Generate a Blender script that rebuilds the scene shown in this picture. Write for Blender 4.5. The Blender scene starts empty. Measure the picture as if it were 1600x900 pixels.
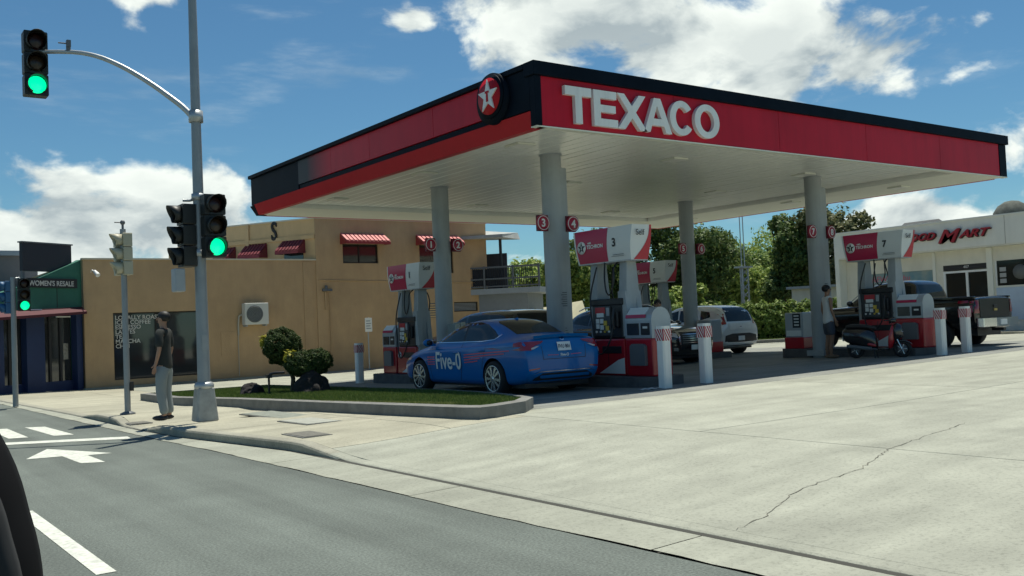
import bpy, bmesh, math, random
import numpy as np
from mathutils import Vector, Matrix, noise
from mathutils.bvhtree import BVHTree
random.seed(7); RNG = np.random.default_rng(7)
S = bpy.context.scene; COL = S.collection
PI = math.pi
# ------------------------------------------------------------------ camera
H = 1.45; F = 1489.0
_roll = math.radians(2.45); _p = math.atan(54 / F); _a = math.atan(2040 / F)
_f = Vector((math.cos(_a), math.sin(_a), 0)); _r = Vector((math.sin(_a), -math.cos(_a), 0)); _u = Vector((0, 0, 1))
FW = _f * math.cos(_p) + _u * math.sin(_p); _u0 = _u * math.cos(_p) - _f * math.sin(_p)
RT = _r * math.cos(_roll) - _u0 * math.sin(_roll); UP = _r * math.sin(_roll) + _u0 * math.cos(_roll)
cam = bpy.data.cameras.new('camera'); co = bpy.data.objects.new('camera', cam); COL.objects.link(co)
cam.sensor_width = 36; cam.lens = F / 1600 * 36; cam.clip_end = 3000; cam.clip_start = 0.05
M = Matrix.Identity(4)
for i in range(3):
    M[i][0] = RT[i]; M[i][1] = UP[i]; M[i][2] = -FW[i]
M[2][3] = H; co.matrix_world = M; S.camera = co
def far(px, py, D):
    """ground position helper: direction of a photo point times a real distance (m)"""
    return Vector((0, 0, H)) + (FW + RT * ((px - 800) / F) + UP * ((450 - py) / F)) * D
# ------------------------------------------------------------------ light
SUN = Vector((.26, .17, 1)).normalized()
el = math.asin(SUN.z); rot = math.atan2(SUN.x, SUN.y)
S.view_settings.view_transform = 'Standard'; S.view_settings.look = 'None'
S.view_settings.exposure = 0.38; S.view_settings.gamma = 1; S.view_settings.use_curve_mapping = False
sl = bpy.data.lights.new('sun', 'SUN'); sl.energy = 4.2; sl.angle = math.radians(.53); sl.color = (1, .96, .84)
so = bpy.data.objects.new('sun', sl); COL.objects.link(so); so.rotation_euler = SUN.to_track_quat('Z', 'Y').to_euler()
W = bpy.data.worlds.new('World'); S.world = W; W.use_nodes = True
def world():
    nt = W.node_tree; N = nt.nodes; L = nt.links; N.clear()
    def nd(t, **k):
        n = N.new(t)
        for a, b in k.items(): setattr(n, a, b)
        return n
    def mth(op, a, b=None, c=None, clamp=False):
        n = nd('ShaderNodeMath', operation=op, use_clamp=clamp)
        for i, v in enumerate((a, b, c)):
            if v is None: continue
            if isinstance(v, (int, float)): n.inputs[i].default_value = v
            else: L.new(v, n.inputs[i])
        return n.outputs[0]
    out = nd('ShaderNodeOutputWorld'); bg = nd('ShaderNodeBackground'); L.new(bg.outputs[0], out.inputs[0])
    sky = nd('ShaderNodeTexSky', sky_type='NISHITA', sun_disc=False, sun_elevation=el, sun_rotation=rot)
    sky.air_density = 1.0; sky.dust_density = .15; sky.ozone_density = 2.2
    tc = nd('ShaderNodeTexCoord'); d = tc.outputs['Generated']
    sep = nd('ShaderNodeSeparateXYZ'); L.new(d, sep.inputs[0])
    sc = nd('ShaderNodeVectorMath', operation='MULTIPLY'); L.new(d, sc.inputs[0]); sc.inputs[1].default_value = (1, 1, 1.7)
    def fbm(scale, det, off=(0, 0, 0), rough=.58, dist=0.0):
        ad = nd('ShaderNodeVectorMath', operation='ADD'); L.new(sc.outputs[0], ad.inputs[0]); ad.inputs[1].default_value = off
        n = nd('ShaderNodeTexNoise'); L.new(ad.outputs[0], n.inputs['Vector'])
        n.inputs['Scale'].default_value = scale; n.inputs['Detail'].default_value = det; n.inputs['Roughness'].default_value = rough
        n.inputs['Distortion'].default_value = dist
        return n.outputs['Fac']
    # cumulus: (direction, horizontal radius, vertical radius, weight)
    blobs = [((.150, .980, .075), .16, .075, 1.0), ((.206, .969, .100), .10, .065, 1.0), ((.279, .952, .105), .10, .065, 1.0),
             ((.325, .939, .085), .11, .05, .9), ((.02, .99, .09), .2, .08, .9),
             ((.575, .748, .325), .07, .05, .95), ((.634, .719, .305), .13, .07, 1.05), ((.705, .655, .272), .12, .05, 1.1), ((.755, .60, .257), .10, .055, 1.1),
             ((.815, .528, .240), .08, .05, 1.05), ((.862, .5, .080), .09, .034, .9), ((.90, .43, .150), .06, .04, .62),
             ((.80, .518, .315), .10, .022, .75), ((.485, .819, .306), .028, .02, .8), ((.244, .916, .330), .035, .014, .7), ((.774, .627, .04), .14, .03, .7),
             ((.96, .22, .09), .12, .06, .8), ((.98, .0, .12), .3, .08, .9), ((-.25, .95, .15), .25, .1, .9)]
    acc = None
    for c, rh, rv, w in blobs:
        s = nd('ShaderNodeVectorMath', operation='SUBTRACT'); L.new(d, s.inputs[0]); s.inputs[1].default_value = c
        m = nd('ShaderNodeVectorMath', operation='MULTIPLY'); L.new(s.outputs[0], m.inputs[0]); m.inputs[1].default_value = (1 / rh, 1 / rh, 1 / rv)
        ln = nd('ShaderNodeVectorMath', operation='LENGTH'); L.new(m.outputs[0], ln.inputs[0])
        v = mth('MULTIPLY', mth('SUBTRACT', 1.0, mth('MULTIPLY', ln.outputs['Value'], .62), clamp=True), w)
        acc = v if acc is None else mth('MAXIMUM', acc, v)
    n1 = fbm(9, 10, dist=.25, rough=.55); n2 = fbm(9, 10, (.012, .011, .045), dist=.25, rough=.55); nb = fbm(2.2, 5, (3, 1, 2))
    base = mth('MULTIPLY', mth('SUBTRACT', nb, .68), 1.2)      # thin scattered cloud everywhere
    cov = mth('MAXIMUM', mth('MULTIPLY', acc, 1.15), base)
    dens = mth('ADD', cov, mth('MULTIPLY', mth('SUBTRACT', n1, .5), 2.7))
    mr = nd('ShaderNodeMapRange', interpolation_type='SMOOTHSTEP'); L.new(dens, mr.inputs['Value'])
    mr.inputs['From Min'].default_value = .36; mr.inputs['From Max'].default_value = .72
    # high wisps
    wv = nd('ShaderNodeTexNoise'); wm = nd('ShaderNodeVectorMath', operation='MULTIPLY'); L.new(d, wm.inputs[0]); wm.inputs[1].default_value = (2.0, 3.4, 11)
    L.new(wm.outputs[0], wv.inputs['Vector']); wv.inputs['Scale'].default_value = 2.3; wv.inputs['Detail'].default_value = 7; wv.inputs['Roughness'].default_value = .6
    wr = nd('ShaderNodeMapRange', interpolation_type='SMOOTHSTEP'); L.new(wv.outputs['Fac'], wr.inputs['Value'])
    wr.inputs['From Min'].default_value = .5; wr.inputs['From Max'].default_value = .8; wr.inputs['To Max'].default_value = .28
    alpha = mth('MAXIMUM', mr.outputs[0], wr.outputs[0])
    # self shading: density compared a little way toward the sun
    lit = mth('ADD', mth('MULTIPLY', mth('SUBTRACT', n1, n2), 4.2), .58, clamp=True)
    thick = nd('ShaderNodeMapRange'); L.new(dens, thick.inputs['Value']); thick.inputs['From Min'].default_value = .5; thick.inputs['From Max'].default_value = 1.5
    thick.inputs['To Min'].default_value = 1.0; thick.inputs['To Max'].default_value = .62
    br = mth('MULTIPLY', mth('ADD', mth('MULTIPLY', lit, .75), .28), thick.outputs[0])
    cc = nd('ShaderNodeMixRGB'); L.new(br, cc.inputs[0]); cc.inputs[1].default_value = (2.0, 2.7, 3.2, 1); cc.inputs[2].default_value = (8.6, 9.1, 8.5, 1)
    tint = nd('ShaderNodeMixRGB', blend_type='MULTIPLY'); tint.inputs[0].default_value = 1; L.new(sky.outputs[0], tint.inputs[1]); tint.inputs[2].default_value = SKYTINT
    mx = nd('ShaderNodeMixRGB'); L.new(alpha, mx.inputs[0]); L.new(tint.outputs[0], mx.inputs[1]); L.new(cc.outputs[0], mx.inputs[2])
    L.new(mx.outputs[0], bg.inputs[0]); bg.inputs[1].default_value = .09
SKYTINT = (.40, .63, .70, 1)
world()
# ------------------------------------------------------------------ materials
MATS = {}
def mat(name, col, rough=.6, metal=0.0, var=.0, vscale=3.0, bump=0.0, bscale=40.0, coat=0.0, emit=None, es=1.0, spec=.5, col2=None, trans=0.0, stain=0.0, sscale=.6, alpha=1.0):
    if name in MATS: return MATS[name]
    m = bpy.data.materials.new(name); m.use_nodes = True; nt = m.node_tree; N = nt.nodes; L = nt.links
    b = N['Principled BSDF']; c = (*col, 1) if len(col) == 3 else col
    b.inputs['Base Color'].default_value = c; b.inputs['Roughness'].default_value = rough; b.inputs['Metallic'].default_value = metal
    b.inputs['Coat Weight'].default_value = coat; b.inputs['Specular IOR Level'].default_value = spec; b.inputs['Transmission Weight'].default_value = trans
    b.inputs['Alpha'].default_value = alpha
    if coat: b.inputs['Coat Roughness'].default_value = .04
    if emit: b.inputs['Emission Color'].default_value = (*emit, 1); b.inputs['Emission Strength'].default_value = es
    if var or col2 or stain or bump:
        tc = N.new('ShaderNodeTexCoord')
        last = None
        n = N.new('ShaderNodeTexNoise'); n.inputs['Scale'].default_value = vscale; n.inputs['Detail'].default_value = 8; n.inputs['Roughness'].default_value = .62
        L.new(tc.outputs['Object'], n.inputs['Vector'])
        mr = N.new('ShaderNodeMapRange'); mr.inputs['From Min'].default_value = .3; mr.inputs['From Max'].default_value = .7; L.new(n.outputs['Fac'], mr.inputs['Value'])
        mx = N.new('ShaderNodeMixRGB'); L.new(mr.outputs[0], mx.inputs[0])
        c2 = col2 or tuple(x * (1 - var) for x in col)
        k = 1 if col2 else (1 + var * .35)
        mx.inputs[1].default_value = (*c2[:3], 1); mx.inputs[2].default_value = (*[min(1, x * k) for x in col[:3]], 1)
        last = mx.outputs[0]
        if stain:
            s = N.new('ShaderNodeTexNoise'); s.inputs['Scale'].default_value = sscale; s.inputs['Detail'].default_value = 6; s.inputs['Roughness'].default_value = .6; s.inputs['Distortion'].default_value = .6
            L.new(tc.outputs['Object'], s.inputs['Vector'])
            r2 = N.new('ShaderNodeMapRange'); r2.inputs['From Min'].default_value = .48; r2.inputs['From Max'].default_value = .72; r2.inputs['To Max'].default_value = stain; L.new(s.outputs['Fac'], r2.inputs['Value'])
            m2 = N.new('ShaderNodeMixRGB'); L.new(r2.outputs[0], m2.inputs[0]); L.new(last, m2.inputs[1]); m2.inputs[2].default_value = (*[x * .45 for x in col[:3]], 1)
            last = m2.outputs[0]
        L.new(last, b.inputs['Base Color'])
        if bump:
            bn = N.new('ShaderNodeTexNoise'); bn.inputs['Scale'].default_value = bscale; bn.inputs['Detail'].default_value = 5; L.new(tc.outputs['Object'], bn.inputs['Vector'])
            bp = N.new('ShaderNodeBump'); bp.inputs['Strength'].default_value = bump; bp.inputs['Distance'].default_value = .02; L.new(bn.outputs['Fac'], bp.inputs['Height']); L.new(bp.outputs[0], b.inputs['Normal'])
    MATS[name] = m; return m
def leafmat(name, a, b2, c3=None):
    m = bpy.data.materials.new(name); m.use_nodes = True; nt = m.node_tree; N = nt.nodes; L = nt.links
    b = N['Principled BSDF']; g = N.new('ShaderNodeNewGeometry'); r = N.new('ShaderNodeValToRGB'); L.new(g.outputs['Random Per Island'], r.inputs[0])
    r.color_ramp.elements[0].color = (*a, 1); r.color_ramp.elements[1].color = (*b2, 1)
    if c3: e = r.color_ramp.elements.new(.85); e.color = (*c3, 1)
    L.new(r.outputs[0], b.inputs['Base Color']); b.inputs['Roughness'].default_value = .6; b.inputs['Specular IOR Level'].default_value = .25
    t = N.new('ShaderNodeBsdfTranslucent'); L.new(r.outputs[0], t.inputs[0]); mx = N.new('ShaderNodeMixShader'); mx.inputs[0].default_value = .3
    L.new(b.outputs[0], mx.inputs[1]); L.new(t.outputs[0], mx.inputs[2]); L.new(mx.outputs[0], N['Material Output'].inputs[0])
    MATS[name] = m; return m
def asphalt_mat():
    m = mat('asphalt', (.145, .168, .148), .88, var=.16, vscale=1.1, bump=.6, bscale=120, stain=.25, sscale=.35)
    N = m.node_tree.nodes; L = m.node_tree.links; b = N['Principled BSDF']
    src = b.inputs['Base Color'].links[0].from_socket; tc = [n for n in N if n.type == 'TEX_COORD'][0]
    v = N.new('ShaderNodeTexVoronoi'); v.inputs['Scale'].default_value = 38; L.new(tc.outputs['Object'], v.inputs['Vector'])
    s = N.new('ShaderNodeTexNoise'); s.inputs['Scale'].default_value = 55; s.inputs['Detail'].default_value = 3; L.new(tc.outputs['Object'], s.inputs['Vector'])
    r = N.new('ShaderNodeMapRange'); L.new(s.outputs['Fac'], r.inputs['Value']); r.inputs['From Min'].default_value = .35; r.inputs['From Max'].default_value = .66; r.inputs['To Min'].default_value = .72; r.inputs['To Max'].default_value = 1.22
    mx = N.new('ShaderNodeMixRGB'); mx.blend_type = 'MULTIPLY'; mx.inputs[0].default_value = 1; L.new(src, mx.inputs[1]); L.new(r.outputs[0], mx.inputs[2])
    # worn wheel tracks running along the lane
    w = N.new('ShaderNodeTexNoise'); w.inputs['Scale'].default_value = 1; w.inputs['Detail'].default_value = 6; vm = N.new('ShaderNodeVectorMath'); vm.operation = 'MULTIPLY'; vm.inputs[1].default_value = (1.9, .09, 1)
    L.new(tc.outputs['Object'], vm.inputs[0]); L.new(vm.outputs[0], w.inputs['Vector'])
    r2 = N.new('ShaderNodeMapRange'); L.new(w.outputs['Fac'], r2.inputs['Value']); r2.inputs['From Min'].default_value = .36; r2.inputs['From Max'].default_value = .64; r2.inputs['To Min'].default_value = .80; r2.inputs['To Max'].default_value = 1.16
    m3 = N.new('ShaderNodeMixRGB'); m3.blend_type = 'MULTIPLY'; m3.inputs[0].default_value = 1; L.new(mx.outputs[0], m3.inputs[1]); L.new(r2.outputs[0], m3.inputs[2]); L.new(m3.outputs[0], b.inputs['Base Color'])
    return m
def concrete_mat(name, col, stain=.3, speck=.8, spots=.35):
    m = mat(name, col, .82, var=.17, vscale=1.7, bump=.35, bscale=60, stain=stain, sscale=.42)
    N = m.node_tree.nodes; L = m.node_tree.links; b = N['Principled BSDF']
    src = b.inputs['Base Color'].links[0].from_socket; tc = [n for n in N if n.type == 'TEX_COORD'][0]
    s = N.new('ShaderNodeTexNoise'); s.inputs['Scale'].default_value = 34; s.inputs['Detail'].default_value = 4; s.inputs['Roughness'].default_value = .7; L.new(tc.outputs['Object'], s.inputs['Vector'])
    r = N.new('ShaderNodeMapRange'); L.new(s.outputs['Fac'], r.inputs['Value']); r.inputs['From Min'].default_value = .32; r.inputs['From Max'].default_value = .5; r.inputs['To Min'].default_value = 1 - .35 * speck; r.inputs['To Max'].default_value = 1.0
    mx = N.new('ShaderNodeMixRGB'); mx.blend_type = 'MULTIPLY'; mx.inputs[0].default_value = 1; L.new(src, mx.inputs[1]); L.new(r.outputs[0], mx.inputs[2])
    # broad directional wear from tyres
    w = N.new('ShaderNodeTexNoise'); w.inputs['Scale'].default_value = 1; w.inputs['Detail'].default_value = 5; vm = N.new('ShaderNodeVectorMath'); vm.operation = 'MULTIPLY'; vm.inputs[1].default_value = (.35, 2.6, 1)
    L.new(tc.outputs['Object'], vm.inputs[0]); L.new(vm.outputs[0], w.inputs['Vector'])
    r2 = N.new('ShaderNodeMapRange'); L.new(w.outputs['Fac'], r2.inputs['Value']); r2.inputs['From Min'].default_value = .35; r2.inputs['From Max'].default_value = .65; r2.inputs['To Min'].default_value = .86; r2.inputs['To Max'].default_value = 1.05
    m3 = N.new('ShaderNodeMixRGB'); m3.blend_type = 'MULTIPLY'; m3.inputs[0].default_value = 1; L.new(mx.outputs[0], m3.inputs[1]); L.new(r2.outputs[0], m3.inputs[2]); oi = N.new('ShaderNodeObjectInfo'); r4 = N.new('ShaderNodeMapRange'); L.new(oi.outputs['Random'], r4.inputs['Value']); r4.inputs['To Min'].default_value = .93; r4.inputs['To Max'].default_value = 1.05
    m4 = N.new('ShaderNodeMixRGB'); m4.blend_type = 'MULTIPLY'; m4.inputs[0].default_value = 1; L.new(m3.outputs[0], m4.inputs[1]); L.new(r4.outputs[0], m4.inputs[2])
    # old drips and gum spots
    sp = N.new('ShaderNodeTexVoronoi'); sp.inputs['Scale'].default_value = 1.4; sp.inputs['Randomness'].default_value = 1; L.new(tc.outputs['Object'], sp.inputs['Vector'])
    sn_ = N.new('ShaderNodeTexNoise'); sn_.inputs['Scale'].default_value = 9; L.new(tc.outputs['Object'], sn_.inputs['Vector'])
    ad = N.new('ShaderNodeMath'); ad.operation = 'MULTIPLY_ADD'; L.new(sn_.outputs['Fac'], ad.inputs[0]); ad.inputs[1].default_value = .16; L.new(sp.outputs['Distance'], ad.inputs[2])
    r5 = N.new('ShaderNodeMapRange'); L.new(ad.outputs[0], r5.inputs['Value']); r5.inputs['From Min'].default_value = .11; r5.inputs['From Max'].default_value = .17; r5.inputs['To Min'].default_value = 1 - .5 * spots; r5.inputs['To Max'].default_value = 1
    m5 = N.new('ShaderNodeMixRGB'); m5.blend_type = 'MULTIPLY'; m5.inputs[0].default_value = 1; L.new(m4.outputs[0], m5.inputs[1]); L.new(r5.outputs[0], m5.inputs[2]); L.new(m5.outputs[0], b.inputs['Base Color'])
    return m
A = asphalt_mat()
CON = concrete_mat('concrete_lot', (.37, .38, .31), .34)
CONW = concrete_mat('concrete_walk', (.41, .395, .30), .35)
CONG = concrete_mat('concrete_gutter', (.36, .37, .30), .35)
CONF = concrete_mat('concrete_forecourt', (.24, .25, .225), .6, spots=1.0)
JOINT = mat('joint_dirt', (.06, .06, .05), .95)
KERB = mat('kerb_grey', (.20, .20, .185), .85, var=.3, vscale=4, bump=.3, stain=.4, sscale=1.5)
KERBD = mat('kerb_dark', (.10, .10, .10), .8, var=.35, vscale=5, bump=.3)
WPAINT = mat('road_paint', (.66, .68, .60), .75, var=.25, vscale=7, stain=.75, sscale=16)
WHITE = mat('white_paint', (.78, .79, .76), .45, var=.06, vscale=2)
RED = mat('red_panel', (.50, .008, .026), .42, var=.14, vscale=.7, spec=.22)
RED2 = mat('red_strip', (.46, .008, .018), .45, var=.1, spec=.22)
BLK = mat('black_panel', (.006, .011, .019), .5, var=.3, vscale=2, spec=.05)
BLACK = mat('black_plastic', (.014, .014, .016), .45)
RUB = mat('rubber', (.018, .018, .019), .8, var=.2)
GREYM = mat('grey_paint', (.34, .37, .39), .45, var=.1, vscale=3)
GREYD = mat('grey_dark', (.12, .13, .14), .5)
COLM = mat('column_grey', (.36, .385, .39), .5, var=.10, vscale=1.5, stain=.12, sscale=2)
CEIL = mat('ceiling_white', (.88, .89, .83), .24, var=.06, vscale=1.2, bump=.5, bscale=1.6)
CEILD = mat('soffit_cream', (.76, .77, .67), .5, var=.07, vscale=.8)
METAL = mat('galvanised', (.46, .48, .48), .42, .55, var=.15, vscale=6)
POLE = mat('pole_grey', (.30, .32, .33), .5, .35, var=.15, vscale=3)
CHROME = mat('chrome', (.75, .76, .78), .12, 1.0)
GLASSD = mat('dark_glass', (.012, .016, .016), .06, spec=.45)
TAN = mat('stucco_tan', (.53, .355, .19), .92, var=.10, vscale=1.2, bump=.35, bscale=35, stain=.22, sscale=.5)
TAN2 = mat('stucco_ochre', (.66, .455, .23), .92, var=.08, vscale=1.2, bump=.35, bscale=35, stain=.15, sscale=.5)
def streaks(m, amt=.25, sc=(1.6, 1.6, .16), lo=.42, hi=.66):
    """rain streaks and dust running down a wall"""
    N = m.node_tree.nodes; L = m.node_tree.links; b = N['Principled BSDF']; i = b.inputs['Base Color']
    src = i.links[0].from_socket; tc = [n for n in N if n.type == 'TEX_COORD'][0]; vm = N.new('ShaderNodeVectorMath'); vm.operation = 'MULTIPLY'; vm.inputs[1].default_value = sc
    L.new(tc.outputs['Object'], vm.inputs[0]); n = N.new('ShaderNodeTexNoise'); n.inputs['Scale'].default_value = 2; n.inputs['Detail'].default_value = 7; n.inputs['Roughness'].default_value = .7; L.new(vm.outputs[0], n.inputs['Vector'])
    r = N.new('ShaderNodeMapRange'); L.new(n.outputs['Fac'], r.inputs['Value']); r.inputs['From Min'].default_value = lo; r.inputs['From Max'].default_value = hi; r.inputs['To Min'].default_value = 1.04; r.inputs['To Max'].default_value = 1 - amt
    x = N.new('ShaderNodeMixRGB'); x.blend_type = 'MULTIPLY'; x.inputs[0].default_value = 1; L.new(src, x.inputs[1]); L.new(r.outputs[0], x.inputs[2]); L.new(x.outputs[0], i)
for _m, _a in ((TAN, .10), (TAN2, .08)): streaks(_m, _a, (.5, .5, .12))
for _m, _a in ((COLM, .12), (RED, .10), (WHITE, .10)): streaks(_m, _a)
KERBC = concrete_mat('kerb_concrete', (.35, .34, .27), .4)
# ------------------------------------------------------------------ helpers
class MB:
    def __init__(s): s.v = []; s.f = []; s.m = []; s.s = []
    def add(s, vs, fs, mi=0, sm=False, T=None):
        o = len(s.v)
        s.v += [tuple(T @ Vector(p)) if T is not None else tuple(p) for p in vs]
        s.f += [tuple(i + o for i in f) for f in fs]; s.m += [mi] * len(fs); s.s += [sm] * len(fs); return s
    def box(s, a, b, mi=0, T=None):
        (x0, y0, z0), (x1, y1, z1) = a, b
        return s.add([(x0, y0, z0), (x1, y0, z0), (x1, y1, z0), (x0, y1, z0), (x0, y0, z1), (x1, y0, z1), (x1, y1, z1), (x0, y1, z1)],
                     [(0, 3, 2, 1), (4, 5, 6, 7), (0, 1, 5, 4), (1, 2, 6, 5), (2, 3, 7, 6), (3, 0, 4, 7)], mi, False, T)
    def cyl(s, p0, p1, r0, r1=None, n=16, mi=0, caps=True, sm=True, T=None):
        r1 = r0 if r1 is None else r1; p0 = Vector(p0); p1 = Vector(p1); d = (p1 - p0).normalized()
        u = d.orthogonal().normalized(); w = d.cross(u)
        vs = []
        for p, r in ((p0, r0), (p1, r1)):
            for i in range(n):
                t = 2 * PI * i / n; vs.append(p + u * (r * math.cos(t)) + w * (r * math.sin(t)))
        s.add(vs, [(i, (i + 1) % n, n + (i + 1) % n, n + i) for i in range(n)], mi, sm, T)
        if caps:
            s.add(vs[:n], [tuple(range(n - 1, -1, -1))], mi, False, T); s.add(vs[n:], [tuple(range(n))], mi, False, T)
        return s
    def tube(s, pts, r, n=8, mi=0, T=None):
        pts = [Vector(p) for p in pts]; rs = r if isinstance(r, (list, tuple)) else [r] * len(pts)
        d = (pts[1] - pts[0]).normalized(); u = d.orthogonal().normalized(); vs = []
        for i, p in enumerate(pts):
            d = (pts[min(i + 1, len(pts) - 1)] - pts[max(i - 1, 0)]).normalized(); u = (u - d * u.dot(d)).normalized(); w = d.cross(u)
            for k in range(n):
                t = 2 * PI * k / n; vs.append(p + (u * math.cos(t) + w * math.sin(t)) * rs[i])
        fs = [(i * n + k, i * n + (k + 1) % n, (i + 1) * n + (k + 1) % n, (i + 1) * n + k) for i in range(len(pts) - 1) for k in range(n)]
        s.add(vs, fs, mi, True, T); m = len(vs)
        s.add(vs[:n], [tuple(range(n - 1, -1, -1))], mi, False, T); s.add(vs[m - n:], [tuple(range(n))], mi, False, T); return s
    def prism(s, poly, h0, h1, axis='z', mi=0, T=None, sm=False):
        n = len(poly)
        def P(a, b, h): return {'z': (a, b, h), 'y': (a, h, b), 'x': (h, a, b)}[axis]
        vs = [P(a, b, h0) for a, b in poly] + [P(a, b, h1) for a, b in poly]
        s.add(vs, [tuple(range(n - 1, -1, -1)), tuple(range(n, 2 * n))], mi, False, T)
        s.add(vs, [(i, (i + 1) % n, n + (i + 1) % n, n + i) for i in range(n)], mi, sm, T); return s
    def lathe(s, prof, c=(0, 0, 0), axis='z', n=20, mi=0, T=None):
        vs = []; k = len(prof)
        for i in range(n):
            t = 2 * PI * i / n; a, b = math.cos(t), math.sin(t)
            for r, h in prof:
                p = {'z': (r * a, r * b, h), 'x': (h, r * a, r * b), 'y': (r * a, h, r * b)}[axis]
                vs.append((p[0] + c[0], p[1] + c[1], p[2] + c[2]))
        fs = [(i * k + j, ((i + 1) % n) * k + j, ((i + 1) % n) * k + j + 1, i * k + j + 1) for i in range(n) for j in range(k - 1)]
        return s.add(vs, fs, mi, True, T)
    def grid(s, P, mi=0, sm=True, T=None):
        n, m = len(P), len(P[0])
        return s.add([p for r in P for p in r], [(i * m + j, i * m + j + 1, (i + 1) * m + j + 1, (i + 1) * m + j) for i in range(n - 1) for j in range(m - 1)], mi, sm, T)
    def sphere(s, c, r, n=12, mi=0, T=None, sc=(1, 1, 1)):
        prof = [(math.sin(PI * j / n) * r, -math.cos(PI * j / n) * r) for j in range(n + 1)]
        q = MB().lathe(prof, n=n + 4)
        return s.add([(c[0] + v[0] * sc[0], c[1] + v[1] * sc[1], c[2] + v[2] * sc[2]) for v in q.v], q.f, mi, True, T)
    def mesh(s, name, mats):
        me = bpy.data.meshes.new(name); me.from_pydata(s.v, [], s.f)
        for m in (mats if isinstance(mats, (list, tuple)) else [mats]): me.materials.append(m)
        me.polygons.foreach_set('material_index', s.m); me.polygons.foreach_set('use_smooth', s.s)
        bm = bmesh.new(); bm.from_mesh(me); bmesh.ops.recalc_face_normals(bm, faces=bm.faces); bm.to_mesh(me); bm.free(); me.update(); return me
def link(name, me, parent=None, loc=(0, 0, 0), rz=0.0, label=None):
    o = bpy.data.objects.new(name, me); COL.objects.link(o); o.location = loc; o.rotation_euler = (0, 0, rz)
    if parent is not None: o.parent = parent
    if label: o['label'] = label
    return o
def obj(name, mb, mats, parent=None, loc=(0, 0, 0), rz=0.0, label=None, bev=0.0):
    o = link(name, mb.mesh(name, mats), parent, loc, rz, label)
    if bev:
        b = o.modifiers.new('b', 'BEVEL'); b.width = bev; b.segments = 2; b.limit_method = 'ANGLE'; b.angle_limit = math.radians(35)
    return o
def thing(name, label, cat, loc=(0, 0, 0), rz=0.0, group=None):
    o = bpy.data.objects.new(name, None); COL.objects.link(o); o.empty_display_size = .2; o.location = loc; o.rotation_euler = (0, 0, rz)
    o['label'] = label; o['category'] = cat
    if group: o['group'] = group
    return o
def tag(o, label, cat, group=None):
    o['label'] = label; o['category'] = cat
    if group: o['group'] = group
    return o
def struct(o, kind='structure'): o['kind'] = kind; return o
def text_geo(txt, size, bold=0.0, ext=0.0, shear=0.0, sx=1.0, align='LEFT', res=3):
    cu = bpy.data.curves.new('t', 'FONT'); cu.body = txt; cu.size = size; cu.offset = bold; cu.extrude = ext; cu.shear = shear; cu.resolution_u = res; cu.align_x = align
    o = bpy.data.objects.new('t', cu); COL.objects.link(o); dg = bpy.context.evaluated_depsgraph_get(); me = bpy.data.meshes.new_from_object(o.evaluated_get(dg))
    v = [(p.co.x * sx, p.co.y, p.co.z) for p in me.vertices]; f = [tuple(p.vertices) for p in me.polygons]
    bpy.data.objects.remove(o); bpy.data.curves.remove(cu); bpy.data.meshes.remove(me); return v, f
def text(name, txt, size, m, parent, origin, xdir, ydir, **k):
    """lettering as thin raised geometry, laid along xdir / ydir"""
    v, f = text_geo(txt, size, **k); xd = Vector(xdir).normalized(); yd = Vector(ydir).normalized(); zd = xd.cross(yd); o = Vector(origin)
    mb = MB().add([o + xd * a + yd * b + zd * c for a, b, c in v], f); return obj(name, mb, m, parent)
def star_pts(r, ri=.42, ph=PI / 2):
    return [((r if i % 2 == 0 else r * ri) * math.cos(ph + i * PI / 5), (r if i % 2 == 0 else r * ri) * math.sin(ph + i * PI / 5)) for i in range(10)]
# ------------------------------------------------------------------ ground
def sstep(a, b, x): t = min(1, max(0, (x - a) / (b - a))); return t * t * (3 - 2 * t)
def lerp(a, b, t): return a + (b - a) * t
def interp(tab, x):
    if x <= tab[0][0]: return tab[0][1]
    for (a, p), (b, q) in zip(tab, tab[1:]):
        if x <= b: return lerp(p, q, (x - a) / (b - a))
    return tab[-1][1]
def xk(Y): return interp([(-30, 4.72), (4, 4.66), (9.5, 4.63), (11, 4.6), (12.5, 4.38), (13.9, 4.17), (15.5, 4.07), (20, 4.02), (27, 3.74), (60, 3.2)], Y)
def xg(Y): return interp([(-30, 4.3), (4, 4.17), (5.7, 4.10), (11.7, 4.0), (13.7, 3.9), (18, 3.78), (27, 3.55), (60, 3.0)], Y)
def kh(Y): return interp([(-30, .03), (9.5, .03), (10.7, .13), (14.6, .13), (15.6, .03), (16.7, .03), (17.2, .12), (18.4, .12), (19.6, .03), (60, .02)], Y)
def GZ(X, Y): return 0.10 + 0.010 * (min(max(X, 11), 30) - 11) - 0.018 * (min(max(Y, 11), 27) - 16.5)
def gz(X, Y):
    k = xk(Y)
    if X < k: return 0.0
    if X < 7.6: return lerp(kh(Y), GZ(X, Y), sstep(0, 1, (X - k) / (7.6 - k)))
    return GZ(X, Y)
base = MB(); Ys = [-60, -20, 0, 20, 60, 200, 900]; Xs = [-900, -200, -40, 0, 20, 60, 200, 900]
base.grid([[(x, y, -.34) for x in Xs] for y in Ys]); struct(obj('ground', base, mat('ground_far', (.22, .22, .18), .95, var=.2, vscale=.1)))
rd = MB(); P = []
for y in [-30, -20, -10, 0, 3, 6, 9, 11, 12, 13, 14, 15, 16, 18, 20, 23, 27, 33, 45, 60, 140]:
    e = xg(y); P.append([(e + (x - 4) if x == 4 else x, y, 0.0) for x in (-60, -20, -8, -4, 0, 2, 4)])
rd.grid(P); struct(obj('road', rd, A))
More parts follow.
